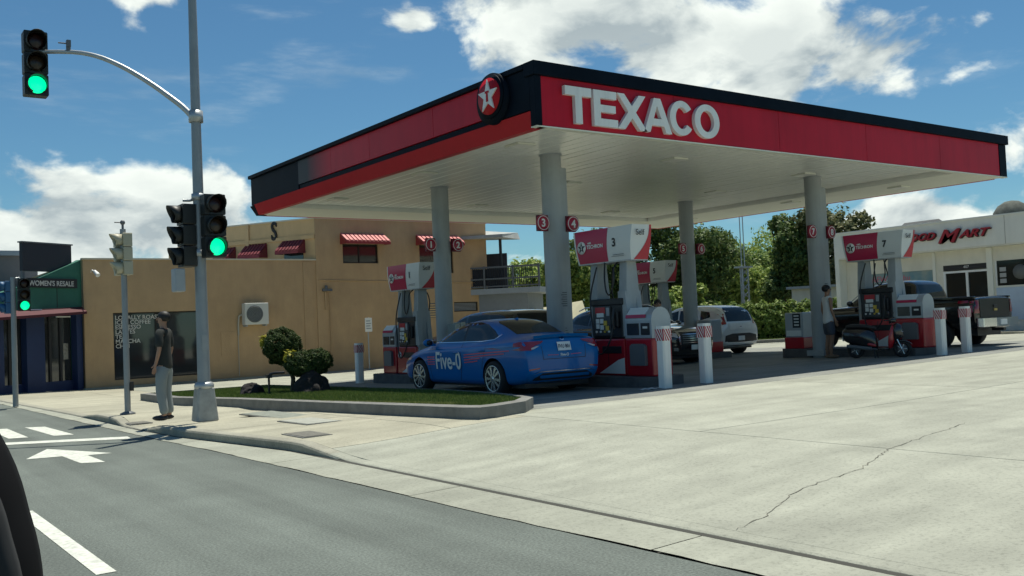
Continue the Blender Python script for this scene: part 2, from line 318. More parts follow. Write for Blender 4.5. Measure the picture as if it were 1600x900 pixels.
# gutter pan, in cast lengths with thin joints
gl = [-14, -8, -3, 1.2, 4.35, 7.2, 10.2, 13.2, 16.2, 19.2, 22.2, 26, 30, 36, 45]
gut = struct(bpy.data.objects.new('gutter', None)); COL.objects.link(gut)
for a, b in zip(gl, gl[1:]):
    P = [[(lerp(xg(y) + RNG.uniform(-.012, .012) * (k == 0), xk(y) - .048, k / 3), y, .006 + .004 * k) for k in range(4)] for y in np.linspace(a + .006, b - .006, 14)]
    obj('gutter_slab', MB().grid(P, sm=False), CONG, gut)
sub = MB(); sub.grid([[(lerp(xg(y) + .05, 46, k / 24), y, (gz(lerp(xg(y) + .05, 46, k / 24), y) - .045) if k else -.02) for k in range(25)] for y in np.linspace(-14, 45, 40)])
struct(obj('subgrade', sub, JOINT))
kb = MB(); P = []
for y in np.linspace(-14, 45, 240):
    k = xk(y); h = kh(y); w = noise.noise(Vector((0, y * 3, 0))) * .006
    P.append([(k - .004 + w, y, -.03), (k + w, y, max(.008, h - .03)), (k + .012 + w, y, h - .008), (k + .03 + w, y, h), (k + .15, y, h + .004), (k + .16, y, h - .06)])
kb.grid(P[:98], sm=False); struct(obj('driveway_lip', kb, CON)); struct(obj('gutter_dirt_shade', MB().grid([[(xk(y) - .030 - .014 * noise.noise(Vector((y * 2.3, 1, 0))), y, .013), (xk(y) - .001, y, .02), (xk(y) + .006, y, kh(y) * .7 if kh(y) < .05 else .03)] for y in np.linspace(-14, 16, 200)], sm=False), JOINT)); kb = MB().grid(P[97:], sm=False); struct(obj('kerb', kb, KERBC))  # dark gutter strip paints in groove and lip shade, along with dirt
def slab(x0, x1, y0, y1, m, parent, g=.007, name='slab', n=8, kk=False):
    P = []; ny = max(2, int((y1 - y0) / .45))
    for y in np.linspace(y0 + g, y1 - g, ny + 1):
        a = (xk(y) + .162) if kk else x0 + g; row = []
        for i in range(n + 1):
            x = lerp(a, x1 - g, i / n); row.append((x, y, gz(x, y)))
        row = [(row[0][0], y, row[0][2] - .05)] + row + [(row[-1][0], y, row[-1][2] - .05)]; P.append(row)
    P = [[(p[0], p[1], p[2] - .05) for p in P[0]]] + P + [[(p[0], p[1], p[2] - .05) for p in P[-1]]]
    return obj(name, MB().grid(P, sm=False), m, parent)
walk = struct(bpy.data.objects.new('sidewalk', None)); COL.objects.link(walk)
for a, b in [(-14, -8), (-8, -2), (-2, 1.5), (1.5, 10.2)]: slab(0, 7.62, a, b, CON, walk, kk=True, n=10)
for a, b in [(10.2, 13.2), (13.2, 16.2), (16.2, 19.2), (19.2, 22.6), (22.6, 27), (27, 32)]: slab(0, 6.4, a, b, CONW, walk, kk=True, n=8)
for a, b in [(10.2, 13.2), (13.2, 23.6), (23.6, 27), (27, 32.0)]: slab(6.4, 7.62, a, b, CONW, walk, n=3)
lot = struct(bpy.data.objects.new('forecourt', None)); COL.objects.link(lot)
xs = [7.62, 13.6, 19.6, 25.6, 31, 36.2, 42]; ys = [-14, -6, 0, 7.15, 10.9]
for a, b in zip(xs, xs[1:]):
    for c, d in zip(ys, ys[1:]): slab(a, b, c, d, CON, lot, n=6)
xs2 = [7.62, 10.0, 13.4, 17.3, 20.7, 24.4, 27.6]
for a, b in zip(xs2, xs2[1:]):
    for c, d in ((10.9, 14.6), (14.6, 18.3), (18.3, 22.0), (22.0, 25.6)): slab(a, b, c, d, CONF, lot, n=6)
for a, b in ((27.6, 31.8), (31.8, 36.2)):
    for c, d in ((10.9, 14.6), (14.6, 18.3), (18.3, 22.0), (22.0, 26)): slab(a, b, c, d, CON, lot, n=5)
for a, b in ((7.62, 11.5), (11.5, 15.5), (15.5, 19.5), (19.5, 23.6), (23.6, 28), (28, 34)):
    for c, d in ((25.6, 28.8), (28.8, 32.0)): slab(a, b, c, d, CON, lot, n=5)
CRK = mat('crack_dirt', (.16, .155, .125), .95)
# cracks: narrow open fissures
def ground_strip(name, pts, wid, m, parent=None, h=.004, jag=0.0, sub=6):
    q = []
    for (a, b) in zip(pts, pts[1:]):
        for k in range(sub): q.append((lerp(a[0], b[0], k / sub) + RNG.normal() * jag, lerp(a[1], b[1], k / sub) + RNG.normal() * jag))
    q.append(pts[-1]); L_, R_ = [], []
    for i, p in enumerate(q):
        a = q[max(0, i - 1)]; b = q[min(len(q) - 1, i + 1)]; d = Vector((b[0] - a[0], b[1] - a[1], 0)).normalized(); n = Vector((-d.y, d.x, 0))
        w = wid * (.5 + RNG.uniform(-.25, .35) * (jag > 0)) * (1 if not jag else min(1, .25 + i / 4, .25 + (len(q) - 1 - i) / 4))
        for s_, l in ((1, L_), (-1, R_)):
            x, y = p[0] + n.x * w * s_, p[1] + n.y * w * s_; l.append((x, y, gz(x, y) + h))
    return obj(name, MB().grid([[a, b] for a, b in zip(L_, R_)]), m, parent)
ground_strip('crack', [(4.84, 4.25), (5.25, 4.35), (5.75, 4.55), (6.2, 4.62), (6.75, 4.58), (7.2, 4.75), (7.55, 4.86), (8.3, 5.05), (9.1, 5.2), (9.7, 5.35)], .007, CRK, walk, jag=.014, sub=7)
ground_strip('crack', [(7.7, 10.6), (8.8, 9.9), (9.4, 9.6)], .008, JOINT, lot, jag=.015)
ground_strip('crack', [(4.12, 5.0), (4.35, 4.9), (4.58, 5.02)], .012, JOINT, gut, jag=.01)
# road paint
def flat(name, poly, m, z=.004, label=None, parent=None):
    return obj(name, MB().add([(x, y, z) for x, y in poly], [tuple(range(len(poly)))]), m, parent, label=label)
RM = 'white road markings'
def mark(poly, label): return tag(flat('road_marking', poly, WPAINT), label, 'road marking', RM)
mark([(2.08, 13.3), (2.50, 14.3), (3.02, 12.96), (2.74, 13.02), (2.74, 12.1), (2.50, 12.25), (2.48, 13.2)], 'white painted arrow in the near lane pointing ahead')
mark([(1.36, 9.2), (1.48, 9.2), (1.49, 6.36), (1.37, 6.36)], 'worn white lane line at the lower left of the road')
mark([(1.35, 4.6), (1.47, 4.6), (1.47, 1.5), (1.35, 1.5)], 'white lane line nearest to the camera')
mark([(1.0, 16.58), (3.70, 14.92), (3.66, 14.55), (1.0, 16.2)], 'thin white stop line crossing the lane before the crosswalk')
mark([(2.86, 18.35), (3.14, 18.1), (3.2, 16.1), (2.93, 16.2)], 'crosswalk bar nearest the kerb')
mark([(2.34, 18.6), (2.6, 18.4), (2.60, 16.35), (2.34, 16.45)], 'second crosswalk bar from the kerb')
mark([(1.8, 18.9), (2.06, 18.7), (2.06, 16.6), (1.8, 16.75)], 'third crosswalk bar from the kerb')
# utility lids
def lid(x, y, w, l, rz, label, m=None):
    t = thing('utility_lid', label, 'utility cover', (x, y, gz(x, y)), rz, 'covers set in the sidewalk')
    obj('frame', MB().box((-w / 2 - .03, -l / 2 - .03, -.01), (w / 2 + .03, l / 2 + .03, .009)), KERB, t)
    obj('cover', MB().box((-w / 2, -l / 2, 0), (w / 2, l / 2, .014)), m or mat('lid_iron', (.16, .155, .13), .8, var=.3, vscale=20, bump=.5, bscale=90), t)
lid(5.02, 11.45, .34, .62, 0, 'small rectangular cover in the sidewalk nearest the kerb ramp end')
lid(4.30, 16.75, .30, .62, 0, 'dark cover in the sidewalk at the foot of the thin signal pole')
lid(5.95, 14.75, .52, 1.5, .05, 'long greenish double cover beside the planter kerb', mat('lid_conc', (.24, .26, .22), .9, var=.3, vscale=8))
lid(5.75, 13.0, .5, .9, .05, 'pale square concrete cover between the two darker covers', mat('lid_conc2', (.36, .37, .32), .9, var=.2, vscale=8))
# ------------------------------------------------------------------ planter
PLP = [(6.12, 23.4), (5.98, 20.4), (6.25, 17.5), (6.55, 14.5), (6.93, 10.75), (7.05, 10.5), (7.3, 10.45), (7.9, 10.62), (8.4, 11.1), (8.72, 12.0), (9.0, 13.2), (9.25, 14.8), (9.3, 18), (9.3, 23.4)]
def inset(poly, d):
    n = len(poly); out = []
    for i in range(n):
        a, b, c = Vector(poly[i - 1]), Vector(poly[i]), Vector(poly[(i + 1) % n])
        n1 = Vector((-(b - a).y, (b - a).x)).normalized(); n2 = Vector((-(c - b).y, (c - b).x)).normalized(); m = (n1 + n2).normalized()
        out.append(tuple(b + m * d / max(.5, m.dot(n1))))
    return out
pk = thing('planter_kerb', 'low grey concrete kerb round the grass island at the corner', 'kerb', (0, 0, 0))
def kerb_ring(poly, w, top, m, parent, name='kerb_stone', zf=None):
    inn = inset(poly, w); n = len(poly)
    for i in range(n):
        j = (i + 1) % n; a, b, c, d = poly[i], poly[j], inn[j], inn[i]
        def z(p): return gz(p[0], p[1])
        vs = [(p[0], p[1], z(p) - .08) for p in (a, b, c, d)] + [(p[0], p[1], z(p) + top - e) for p, e in ((a, .012), (b, .012), (c, 0), (d, 0))]
        obj(name, MB().add(vs, [(0, 3, 2, 1), (4, 5, 6, 7), (0, 1, 5, 4), (1, 2, 6, 5), (2, 3, 7, 6), (3, 0, 4, 7)]), m, parent)
    return inn
PLI = kerb_ring(PLP, .16, .17, KERB, pk)
soil = MB(); soil.add([(x, y, gz(x, y) + .12) for x, y in PLI], [tuple(range(len(PLI)))]); struct(obj('planter_soil', soil, mat('soil', (.03, .06, .014), .95, var=.4, vscale=12)))
def inside(p, poly):
    c = False; n = len(poly)
    for i in range(n):
        (x1, y1), (x2, y2) = poly[i], poly[i - 1]
        if (y1 > p[1]) != (y2 > p[1]) and p[0] < (x2 - x1) * (p[1] - y1) / (y2 - y1) + x1: c = not c
    return c
def blades(name, poly, count, h, m, zf, label, w=.009):
    xs_ = [p[0] for p in poly]; ys_ = [p[1] for p in poly]; vs = []; fs = []; n = 0
    while n < count:
        x = RNG.uniform(min(xs_), max(xs_)); y = RNG.uniform(min(ys_), max(ys_))
        if not inside((x, y), poly): continue
        if RNG.uniform() > (1.0 if y < 17 else .6): continue
        hh = h * RNG.uniform(.6, 1.3); a = RNG.uniform(0, 2 * PI); lx, ly = RNG.normal(0, .35 * hh, 2); z = zf(x, y); dx, dy = math.cos(a) * w, math.sin(a) * w; k = len(vs)
        vs += [(x - dx, y - dy, z), (x + dx, y + dy, z), (x + lx, y + ly, z + hh)]; fs.append((k, k + 1, k + 2)); n += 1
    o = link(name, None or _pm(name, vs, fs, m)); o['kind'] = 'stuff'; o['label'] = label; o['category'] = 'grass'; return o
def _pm(name, vs, fs, m):
    me = bpy.data.meshes.new(name); me.from_pydata(vs, [], fs); me.materials.append(m); return me
GRASS = leafmat('grass', (.045, .11, .018), (.09, .18, .032), (.17, .21, .055))
blades('grass', inset(PLP, .19), 90000, .055, GRASS, lambda x, y: gz(x, y) + .12, 'short green grass in the corner island')
blades('dry_grass', [(6.65, 14.6), (6.78, 14.6), (7.3, 11.4), (7.12, 11.3)], 5000, .05, leafmat('grass_dry', (.16, .20, .05), (.34, .34, .12)), lambda x, y: gz(x, y) + .125, 'paler sunburnt grass along the kerb of the corner island')
# ------------------------------------------------------------------ foliage
LEAF = dict(dark=leafmat('leaf_dark', (.03, .07, .018), (.085, .15, .035), (.19, .25, .07)), bush=leafmat('leaf_bush', (.016, .040, .012), (.04, .08, .02), (.09, .13, .035)), mid=leafmat('leaf_mid', (.06, .13, .025), (.15, .25, .05), (.28, .35, .09)),
            light=leafmat('leaf_light', (.12, .22, .035), (.27, .38, .065), (.42, .48, .13)), yellow=leafmat('leaf_yellow', (.30, .30, .035), (.50, .46, .07)), olive=leafmat('leaf_olive', (.04, .06, .02), (.10, .13, .035), (.26, .26, .12)))
def leaves_mesh(name, blobs, n, size, m, shell=.55, lump=.25, seed=0):
    """blobs: (x,y,z,rx,ry,rz). leaf quads in lumpy shells"""
    rg = np.random.default_rng(seed + 11); vol = np.array([b[3] * b[4] + b[3] * b[5] for b in blobs]); cnt = (vol / vol.sum() * n).astype(int)
    C = []; Nn = []
    for b, k in zip(blobs, cnt):
        d = rg.normal(size=(k, 3)); d /= np.linalg.norm(d, axis=1)[:, None]
        r = shell + (1 - shell) * rg.uniform(size=k) ** .6
        f = 1 + lump * (np.sin(d[:, 0] * 7 + seed) * np.sin(d[:, 1] * 6 + 1.3 * seed) + .7 * np.sin(d[:, 2] * 11 + seed) * np.cos(d[:, 0] * 9))
        keep = (np.sin(d[:, 0] * 13 + b[0]) + np.sin(d[:, 1] * 12 + b[1] * 2) + np.sin(d[:, 2] * 14 + b[2])) > -1.35
        p = np.array(b[:3]) + d * (r * f)[:, None] * np.array(b[3:6]); C.append(p[keep]); Nn.append(d[keep])
    C = np.concatenate(C); Nn = np.concatenate(Nn); k = len(C)
    nn = Nn + rg.normal(0, .75, (k, 3)); nn[:, 2] += .35; nn /= np.linalg.norm(nn, axis=1)[:, None]
    a = np.cross(nn, rg.normal(size=(k, 3))); a /= np.linalg.norm(a, axis=1)[:, None]; b_ = np.cross(nn, a)
    s = size * rg.uniform(.6, 1.35, k)[:, None]
    V = np.stack([C - a * s, C + b_ * s * .5, C + a * s, C - b_ * s * .5], 1).reshape(-1, 3)
    me = bpy.data.meshes.new(name); me.vertices.add(4 * k); me.vertices.foreach_set('co', V.astype(np.float32).ravel())
    me.loops.add(4 * k); me.loops.foreach_set('vertex_index', np.arange(4 * k, dtype=np.int32)); me.polygons.add(k)
    me.polygons.foreach_set('loop_start', np.arange(k, dtype=np.int32) * 4); me.update(); me.validate(); me.materials.append(m); return me
BARK = mat('bark', (.13, .10, .07), .9, var=.4, vscale=9, bump=.6, bscale=30)
def tree(pos, r, top, base_, m, label, seed, n=9000, leaf=.11, nb=9, group='trees behind the station', name='tree', cat='tree', flat_=.8):
    rg = np.random.default_rng(seed); t = thing(name, label, cat, pos, 0, group)
    hz = (top - base_) / 2; cz = (top + base_) / 2; blobs = [(0, 0, cz, r * .62, r * .62, hz * .7)]
    for i in range(nb):
        a = 2 * PI * i / nb + rg.uniform(-.4, .4); rr = r * rg.uniform(.4, .66); z = cz + hz * rg.uniform(-.6, .62); q = r * rg.uniform(.3, .45)
        blobs.append((math.cos(a) * rr, math.sin(a) * rr, z, q, q, min(q * flat_, hz * .5)))
    tr = MB(); tr.tube([(0, 0, -.3), (rg.uniform(-.1, .1), rg.uniform(-.1, .1), base_ * .6), (rg.uniform(-.2, .2), rg.uniform(-.2, .2), cz)], [r * .09, r * .065, r * .03], 8)
    obj('trunk', tr, BARK, t)
    for b in blobs[1:7]:
        o = MB().tube([(0, 0, base_ * .75), (b[0] * .45, b[1] * .45, (base_ * .75 + b[2]) * .5 + .1), (b[0] * .9, b[1] * .9, b[2])], [r * .045, r * .03, r * .012], 6); obj('limb', o, BARK, t)
    link('crown', leaves_mesh('crown', blobs, n, leaf, m, seed=seed), t); return t
def at_ground(px, D, z=0.0):
    p = far(px, 500, D); return (p.x, p.y, z)
T_ = [(812, 56, 2.2, 5.7, 1.5, 'light', 'bright yellow green tree behind the balcony railing'), (842, 52, 1.5, 4.9, 1.2, 'light', 'small light green tree right of the balcony'),
      (893, 46, 1.8, 5.3, .8, 'mid', 'mid green tree showing between the 3 and 4 column and its pump sign'), (955, 60, 3.0, 7.8, 1.2, 'dark', 'dark tree behind the pump 3 sign'),
      (1020, 62, 3.6, 8.6, 1.0, 'dark', 'large dark tree behind the pump 5 sign'), (1095, 60, 3.3, 8.4, 1.0, 'dark', 'tall dark tree just right of the 5 and 6 column'),
      (1135, 75, 3.2, 7.0, .8, 'mid', 'mid green tree left of the lattice mast'), (1180, 100, 6.5, 10.0, 1.5, 'light', 'far light green crown behind the lattice mast'),
      (1222, 88, 4.6, 8.2, 1.2, 'mid', 'broad mid green crown right of the lattice mast'), (1200, 66, 2.2, 5.0, 1.0, 'light', 'sunny yellow green bush tree above the hedge'),
      (1245, 56, 2.1, 8.0, 1.4, 'dark', 'dark broad leaved tree left of the 7 and 8 column'), (1312, 55, 2.5, 8.4, 1.5, 'olive', 'tall tree with pale leaf edges right of the 7 and 8 column'),
      (1075, 52, 1.4, 3.4, .5, 'light', 'low light green shrub behind the black crossover'), (1003, 50, 1.8, 3.4, .5, 'mid', 'low shrub showing through the pump 3 frame')]
for i, (px, D, r, top, bs, mk, lb) in enumerate(T_):
    tree(at_ground(px, D, -.1), r, top, bs, LEAF[mk], lb, 40 + i, n=16000 if r > 2 else 8000, leaf=.17 if D > 70 else .13)
# hedge and verge
hd = thing('hedge', 'clipped dark green hedge behind the white hatchback', 'hedge', (0, 0, 0))
hb = []
for k in range(16):
    t = k / 15; x = lerp(30.6, 39, t); y = lerp(30.8, 25.2, t); hb.append((x, y, .95, .62, .62, .95))
link('foliage', leaves_mesh('foliage', hb, 42000, .085, LEAF['mid'], shell=.7, lump=.12, seed=3), hd)
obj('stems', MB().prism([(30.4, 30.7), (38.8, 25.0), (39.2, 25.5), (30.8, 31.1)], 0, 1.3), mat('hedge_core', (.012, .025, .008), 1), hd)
vg = thing('verge_kerb', 'low kerb along the grass verge in front of the hedge', 'kerb')
VP = [(28.2, 30.0), (37.2, 23.9), (38.6, 26.2), (29.6, 32.4)]
kerb_ring(VP, .14, .13, KERB, vg)
vm = MB().add([(x, y, gz(x, y) + .10) for x, y in inset(VP, .14)], [(0, 1, 2, 3)]); struct(obj('verge', vm, mat('verge_grass', (.13, .19, .05), .95, var=.4, vscale=8)))
blades('grass', inset(VP, .16), 16000, .07, leafmat('grass2', (.10, .16, .03), (.2, .26, .07)), lambda x, y: gz(x, y) + .10, 'sunny grass on the verge by the hedge', w=.02)
# topiary bushes on the planter
def bush(pos, blobs, label, seed, n, mk='bush', accent=None):
    t = thing('bush', label, 'bush', pos, 0, 'clipped bushes on the corner island')
    link('foliage', leaves_mesh('foliage', blobs, int(n * 2.4), .023, LEAF[mk], shell=.72, lump=.09, seed=seed), t)
    if accent: link('pale_leaves', leaves_mesh('pale_leaves', accent, 420, .045, LEAF['yellow'], shell=.4, seed=seed + 1), t)
    st = MB(); st.tube([(0, 0, -.05), (.03, .02, .3), (blobs[0][0], blobs[0][1], blobs[0][2])], [.06, .05, .03]); obj('stem', st, BARK, t); return t
bp = (7.78, 18.9)
bush((bp[0] + .27, bp[1] + .1, gz(*bp) + .12), [(-.12, .22, .98, .40, .40, .40)], 'taller round clipped bush with a pale leafy tip', 5, 9000, accent=[(-.42, .42, 1.08, .09, .08, .14)])
bush((bp[0] + .42, bp[1] - .38, gz(*bp) + .12), [(-.14, .08, .62, .33, .33, .26), (.14, -.12, .66, .33, .33, .25), (0, 0, .52, .40, .38, .2)], 'lower dark clipped bush growing over the black rock', 6, 10000, accent=[(-.28, .18, .74, .16, .14, .15)])
ROCK = mat('lava_rock', (.022, .02, .02), .95, var=.5, vscale=7, bump=1.0, bscale=18)
def rock(pos, s, label, seed):
    bm = bmesh.new(); bmesh.ops.create_icosphere(bm, subdivisions=4, radius=1)
    for v in bm.verts:
        k = 1 + .28 * noise.noise(v.co * 1.3 + Vector((seed, 0, 0))) + .10 * noise.noise(v.co * 4 + Vector((seed, 3, 0))); v.co = Vector((v.co.x * s[0] * k, v.co.y * s[1] * k, max(-.2, v.co.z) * s[2] * k))
    me = bpy.data.meshes.new('rock'); bm.to_mesh(me); bm.free(); me.materials.append(ROCK)
    return tag(link('rock', me, None, pos), label, 'rock', 'black rocks on the corner island')
rock((bp[0] + .38, bp[1] - .62, gz(*bp) + .12), (.38, .33, .46), 'big black lava rock under the lower bush', 1)
rock((bp[0] - .45, bp[1] + .55, gz(*bp) + .12), (.26, .24, .24), 'small black rock left of the bushes', 4)
fp = thing('pipe_stub', 'bent black standpipe in front of the small black rock', 'pipe', (7.3, 18.4, gz(7.3, 18.4) + .12))
obj('pipe', MB().tube([(0, 0, 0), (0, 0, .40), (.02, -.02, .44), (.1, -.07, .46), (.26, -.18, .46)], .024), BLACK, fp)
obj('valve', MB().box((-.05, -.05, .36), (.05, .05, .43)), BLACK, fp)
# ------------------------------------------------------------------ canopy
X0, X1, Y0, Y1, ZB, ZT = 9.9, 25.75, 12.65, 25.75, 4.75, 5.87
cn = thing('canopy', 'large red and black fuel station canopy carrying the white station name', 'canopy')
def fascia(a, b, name='fascia_panel'):
    pass
# front face (toward -Y), left face (toward -X), right, back
fx_ = [X0 + .10, X0 + 3.3, X0 + 6.4, X0 + 9.5, X0 + 12.6, X1 - .9]
for a, b in zip(fx_, fx_[1:]): obj('fascia_panel', MB().box((a + .004, Y0 - .02, ZB + .02), (b - .004, Y0 + .10, ZT - .24)), RED, cn, bev=.004)
obj('fascia_panel', MB().box((X1 - .9, Y0 - .015, ZB + .02), (X1 - .36, Y0 + .10, ZT - .24)), RED, cn, bev=.006)
obj('corner_panel', MB().box((X0 - .05, Y0 + .101, ZB + .30), (X0 + .13, Y0 + .98, ZT - .10)).box((X0 - .05, Y0 - .05, ZB + .02), (X0 + .09, Y0 + .10, ZT - .245)), BLK, cn, bev=.008)
obj('corner_panel', MB().box((X1 - .35, Y0 - .03, ZB + .02), (X1, Y0 + .3, ZT - .25)), BLK, cn, bev=.008)
obj('top_trim', MB().box((X0 - .09, Y0 - .09, ZT - .24), (X1 + .05, Y0 + .2, ZT)), BLK, cn, bev=.01)
obj('top_trim', MB().box((X0 - .09, Y0 + .21, ZT - .095), (X0 + .2, Y1 + .05, ZT - .002)), BLK, cn, bev=.01)
obj('fascia_trim_lower', MB().box((X0 - .03, Y0 - .035, ZB), (X1 + .01, Y0 + .12, ZB + .022)), CEILD, cn)
YD = 20.6
fy_ = [Y0 + .985, Y0 + 3.3, Y0 + 6.0, YD]
for a, b in zip(fy_, fy_[1:]): obj('fascia_panel', MB().box((X0 - .02, a + .004, ZB + .42), (X0 + .10, b - .004, ZT - .10)), RED, cn, bev=.004)
# the red sheet fades into the black end panel of the left face
fm = mat('fade_panel', (.4, .012, .045), .42, spec=.2); _N = fm.node_tree.nodes; _L = fm.node_tree.links; _t = _N.new('ShaderNodeTexCoord'); _s = _N.new('ShaderNodeSeparateXYZ'); _L.new(_t.outputs['Generated'], _s.inputs[0])
_r = _N.new('ShaderNodeValToRGB'); _L.new(_s.outputs[1], _r.inputs[0]); _r.color_ramp.elements[0].color = (.50, .008, .026, 1); _r.color_ramp.elements[1].color = (.008, .013, .020, 1); _r.color_ramp.elements[1].position = .72; _L.new(_r.outputs[0], _N['Principled BSDF'].inputs['Base Color'])
obj('fascia_panel', MB().box((X0 - .02, YD, ZB + .42), (X0 + .10, YD + 1.9, ZT - .10)), fm, cn, label='red panel turning black toward the far end')
obj('end_panel', MB().box((X0 - .021, YD + 1.9, ZB + .285), (X0 + .12, Y1, ZT - .10)), BLK, cn, bev=.008)
obj('reveal_strip', MB().box((X0 + .0, Y0 + .985, ZB + .27), (X0 + .12, YD + 1.9, ZB + .40)), BLK, cn)
obj('fascia_lower_strip', MB().add([(X0 - .06, Y0 + .1, ZB + .28), (X0 - .06, Y1 - .3, ZB + .28), (X0 + .06, Y1 - .3, ZB), (X0 + .06, Y0 - .02, ZB), (X0 + .2, Y0 + .1, ZB + .28), (X0 + .2, Y1 - .3, ZB + .28), (X0 + .2, Y1 - .3, ZB), (X0 + .2, Y0, ZB)],
    [(0, 1, 2, 3), (4, 7, 6, 5), (0, 4, 5, 1), (3, 2, 6, 7), (0, 3, 7, 4), (1, 5, 6, 2)]), RED2, cn)
obj('corner_panel', MB().add([(X0 - .06, Y1 - .29, ZB + .26), (X0 - .06, Y1 + .02, ZB + .26), (X0 + .07, Y1 - .1, ZB - .01), (X0 + .07, Y1 - .29, ZB - .01), (X0 + .3, Y1 - .29, ZB + .26), (X0 + .3, Y1 + .02, ZB + .26), (X0 + .3, Y1 - .1, ZB - .01), (X0 + .3, Y1 - .29, ZB - .01)],
    [(0, 1, 2, 3), (4, 7, 6, 5), (0, 4, 5, 1), (3, 2, 6, 7), (0, 3, 7, 4), (1, 5, 6, 2)]), BLK, cn)
obj('fascia_panel', MB().box((X1 - .12, Y0 + .31, ZB), (X1, Y1, ZT - .05)), RED, cn)
obj('fascia_panel', MB().box((X0 + .31, Y1 - .12, ZB), (X1 - .13, Y1, ZT - .05)), RED, cn)
obj('roof_deck', MB().box((X0 + .21, Y0 + .21, ZT - .45), (X1 - .13, Y1 - .13, ZT - .40)), GREYM, cn)
# soffit: flat border and recessed ribbed deck
BX0, BX1, BY0, BY1 = X0 + .22, X1 - 2.4, Y0 + .12, Y1 - 1.9
zc = ZB + .13
for a, b in (((X0 + .21, BY1, ZB + .004), (BX1, Y1 - .121, ZB + .03)), ((BX1, Y0 + .13, ZB + .004), (X1 - .121, Y1 - .121, ZB + .03))):
    obj('soffit_border', MB().box(a, b), CEILD, cn)
obj('soffit_step', MB().box((BX1 - .02, BY0, ZB + .006), (BX1 - .002, BY1 - .03, zc + .06)), CEIL, cn)
obj('soffit_step', MB().box((BX0, BY1 - .02, ZB + .006), (BX1 - .021, BY1 - .002, zc + .06)), CEIL, cn)
pw = .305; pan = MB(); L_ = BY1 - BY0 - .02
pan.prism([(.004, 0), (.018, -.012), (pw - .018, -.012), (pw - .004, 0), (pw - .004, .03), (.004, .03)], 0, L_, 'y'); pme = pan.mesh('ceiling_panel', CEIL)
n = int((BX1 - BX0) / pw)
for i in range(n):
    link('ceiling_panel', pme, cn, (BX0 + .01 + i * pw, BY0, zc + RNG.uniform(-.004, .004)))
obj('ceiling_backing', MB().box((BX0, BY0, zc + .035), (BX1, BY1, zc + .05)), mat('backing', (.25, .25, .22), .9), cn)
LT = mat('downlight_lens', (.80, .80, .74), .3)
for (x, y) in [(11.0, 14.6), (15.2, 14.6), (20.1, 14.9), (11.0, 18.2), (15.2, 18.2), (20.3, 18.0), (11.0, 22.6), (15.4, 22.6), (20.6, 22.7), (24.3, 14.9), (24.0, 18.3), (24.2, 22.7)]:
    z = (zc - .012) if x < BX1 else ZB + .004
    f = obj('downlight', MB().box((x - .22, y - .22, z - .032), (x + .22, y + .22, z)), CEILD, cn, bev=.008)
    obj('lens', MB().box((x - .18, y - .18, z - .038), (x + .18, y + .18, z - .033)), LT, f)
# columns (the canopy stands on them)
COLS = [((12.25, 15.25), True, '3', '4'), ((12.5, 20.0), False, '1', '2'), ((21.2, 20.0), False, '5', '6'), ((20.8, 15.15), True, '7', '8')]
DISC = mat('disc_red', (.36, .01, .04), .35); DISCB = mat('disc_back', (.12, .008, .02), .5)
for (x, y), step, a, b in COLS:
    z0 = gz(x, y); c = obj('column', MB().lathe([(.215, z0 - .05), (.215, zc + .02)], (x, y, 0), n=28).box((x - .26, y - .26, z0 + .05), (x + .26, y + .26, z0 + .19)), COLM, cn)
    for f in c.data.polygons: f.use_smooth = f.use_smooth
    if step: obj('downpipe', MB().box((x + .02, y - .21, z0 + .2), (x + .235, y + .05, zc - .30)), COLM, c, bev=.01)
    obj('collar', MB().lathe([(.215, zc - .03), (.24, zc - .03), (.24, zc + .0), (.215, zc + .0)], (x, y, 0), n=28), GREYM, c)
    st = MB()
    for k in range(7): st.box((x - .02 - .03 * (k % 2), y - .2185, z0 + 1.6 + k * .045), (x + .10, y - .217, z0 + 1.62 + k * .045))
    for k in range(9): st.box((x + .02, y - .2185, z0 + .75 + k * .05), (x + .10 - .02 * (k % 3), y - .217, z0 + .765 + k * .05))
    if step: obj('notice_lines', st, GREYD, c)
    for t_, sx in ((a, -1), (b, 1)):
        if t_ in '34': zz = 3.42
        else: zz = 3.42
        cx = x + sx * .39 - .09
        s = thing('number_sign', {'3': 'round red number sign on the left of the column behind the sedan', '4': 'round red number sign on the right of the column behind the sedan', '1': 'round red number sign in front of the tan wall awning, left of its column', '2': 'round red number sign right of the column by the tan building', '5': 'small round red number sign left of the column above the black crossover', '6': 'small round red number sign right of the column above the black crossover', '7': 'round red number sign left of the column where the man stands', '8': 'round red number sign half hidden on the right of the column where the man stands'}[t_], 'sign', (cx, y - .27, zz), 0, 'round pump number signs')
        obj('bracket', MB().box((-.15 if sx > 0 else -.1, .02, -.16), (.1 if sx > 0 else .15, .10, .16)), DISCB, s)
        obj('disc', MB().lathe([(0, -.02), (.158, -.02), (.165, -.012), (.165, .015), (0, .015)], axis='y', n=28), DISC, s)
        obj('ring', MB().lathe([(.132, -.024), (.147, -.024), (.147, -.02), (.132, -.02), (.132, -.024)], axis='y', n=28), WHITE, s)
        text('numeral', t_, .22, WHITE, s, (0, -.023, -.075), (1, 0, 0), (0, 0, 1), bold=.006, ext=.002, align='CENTER')
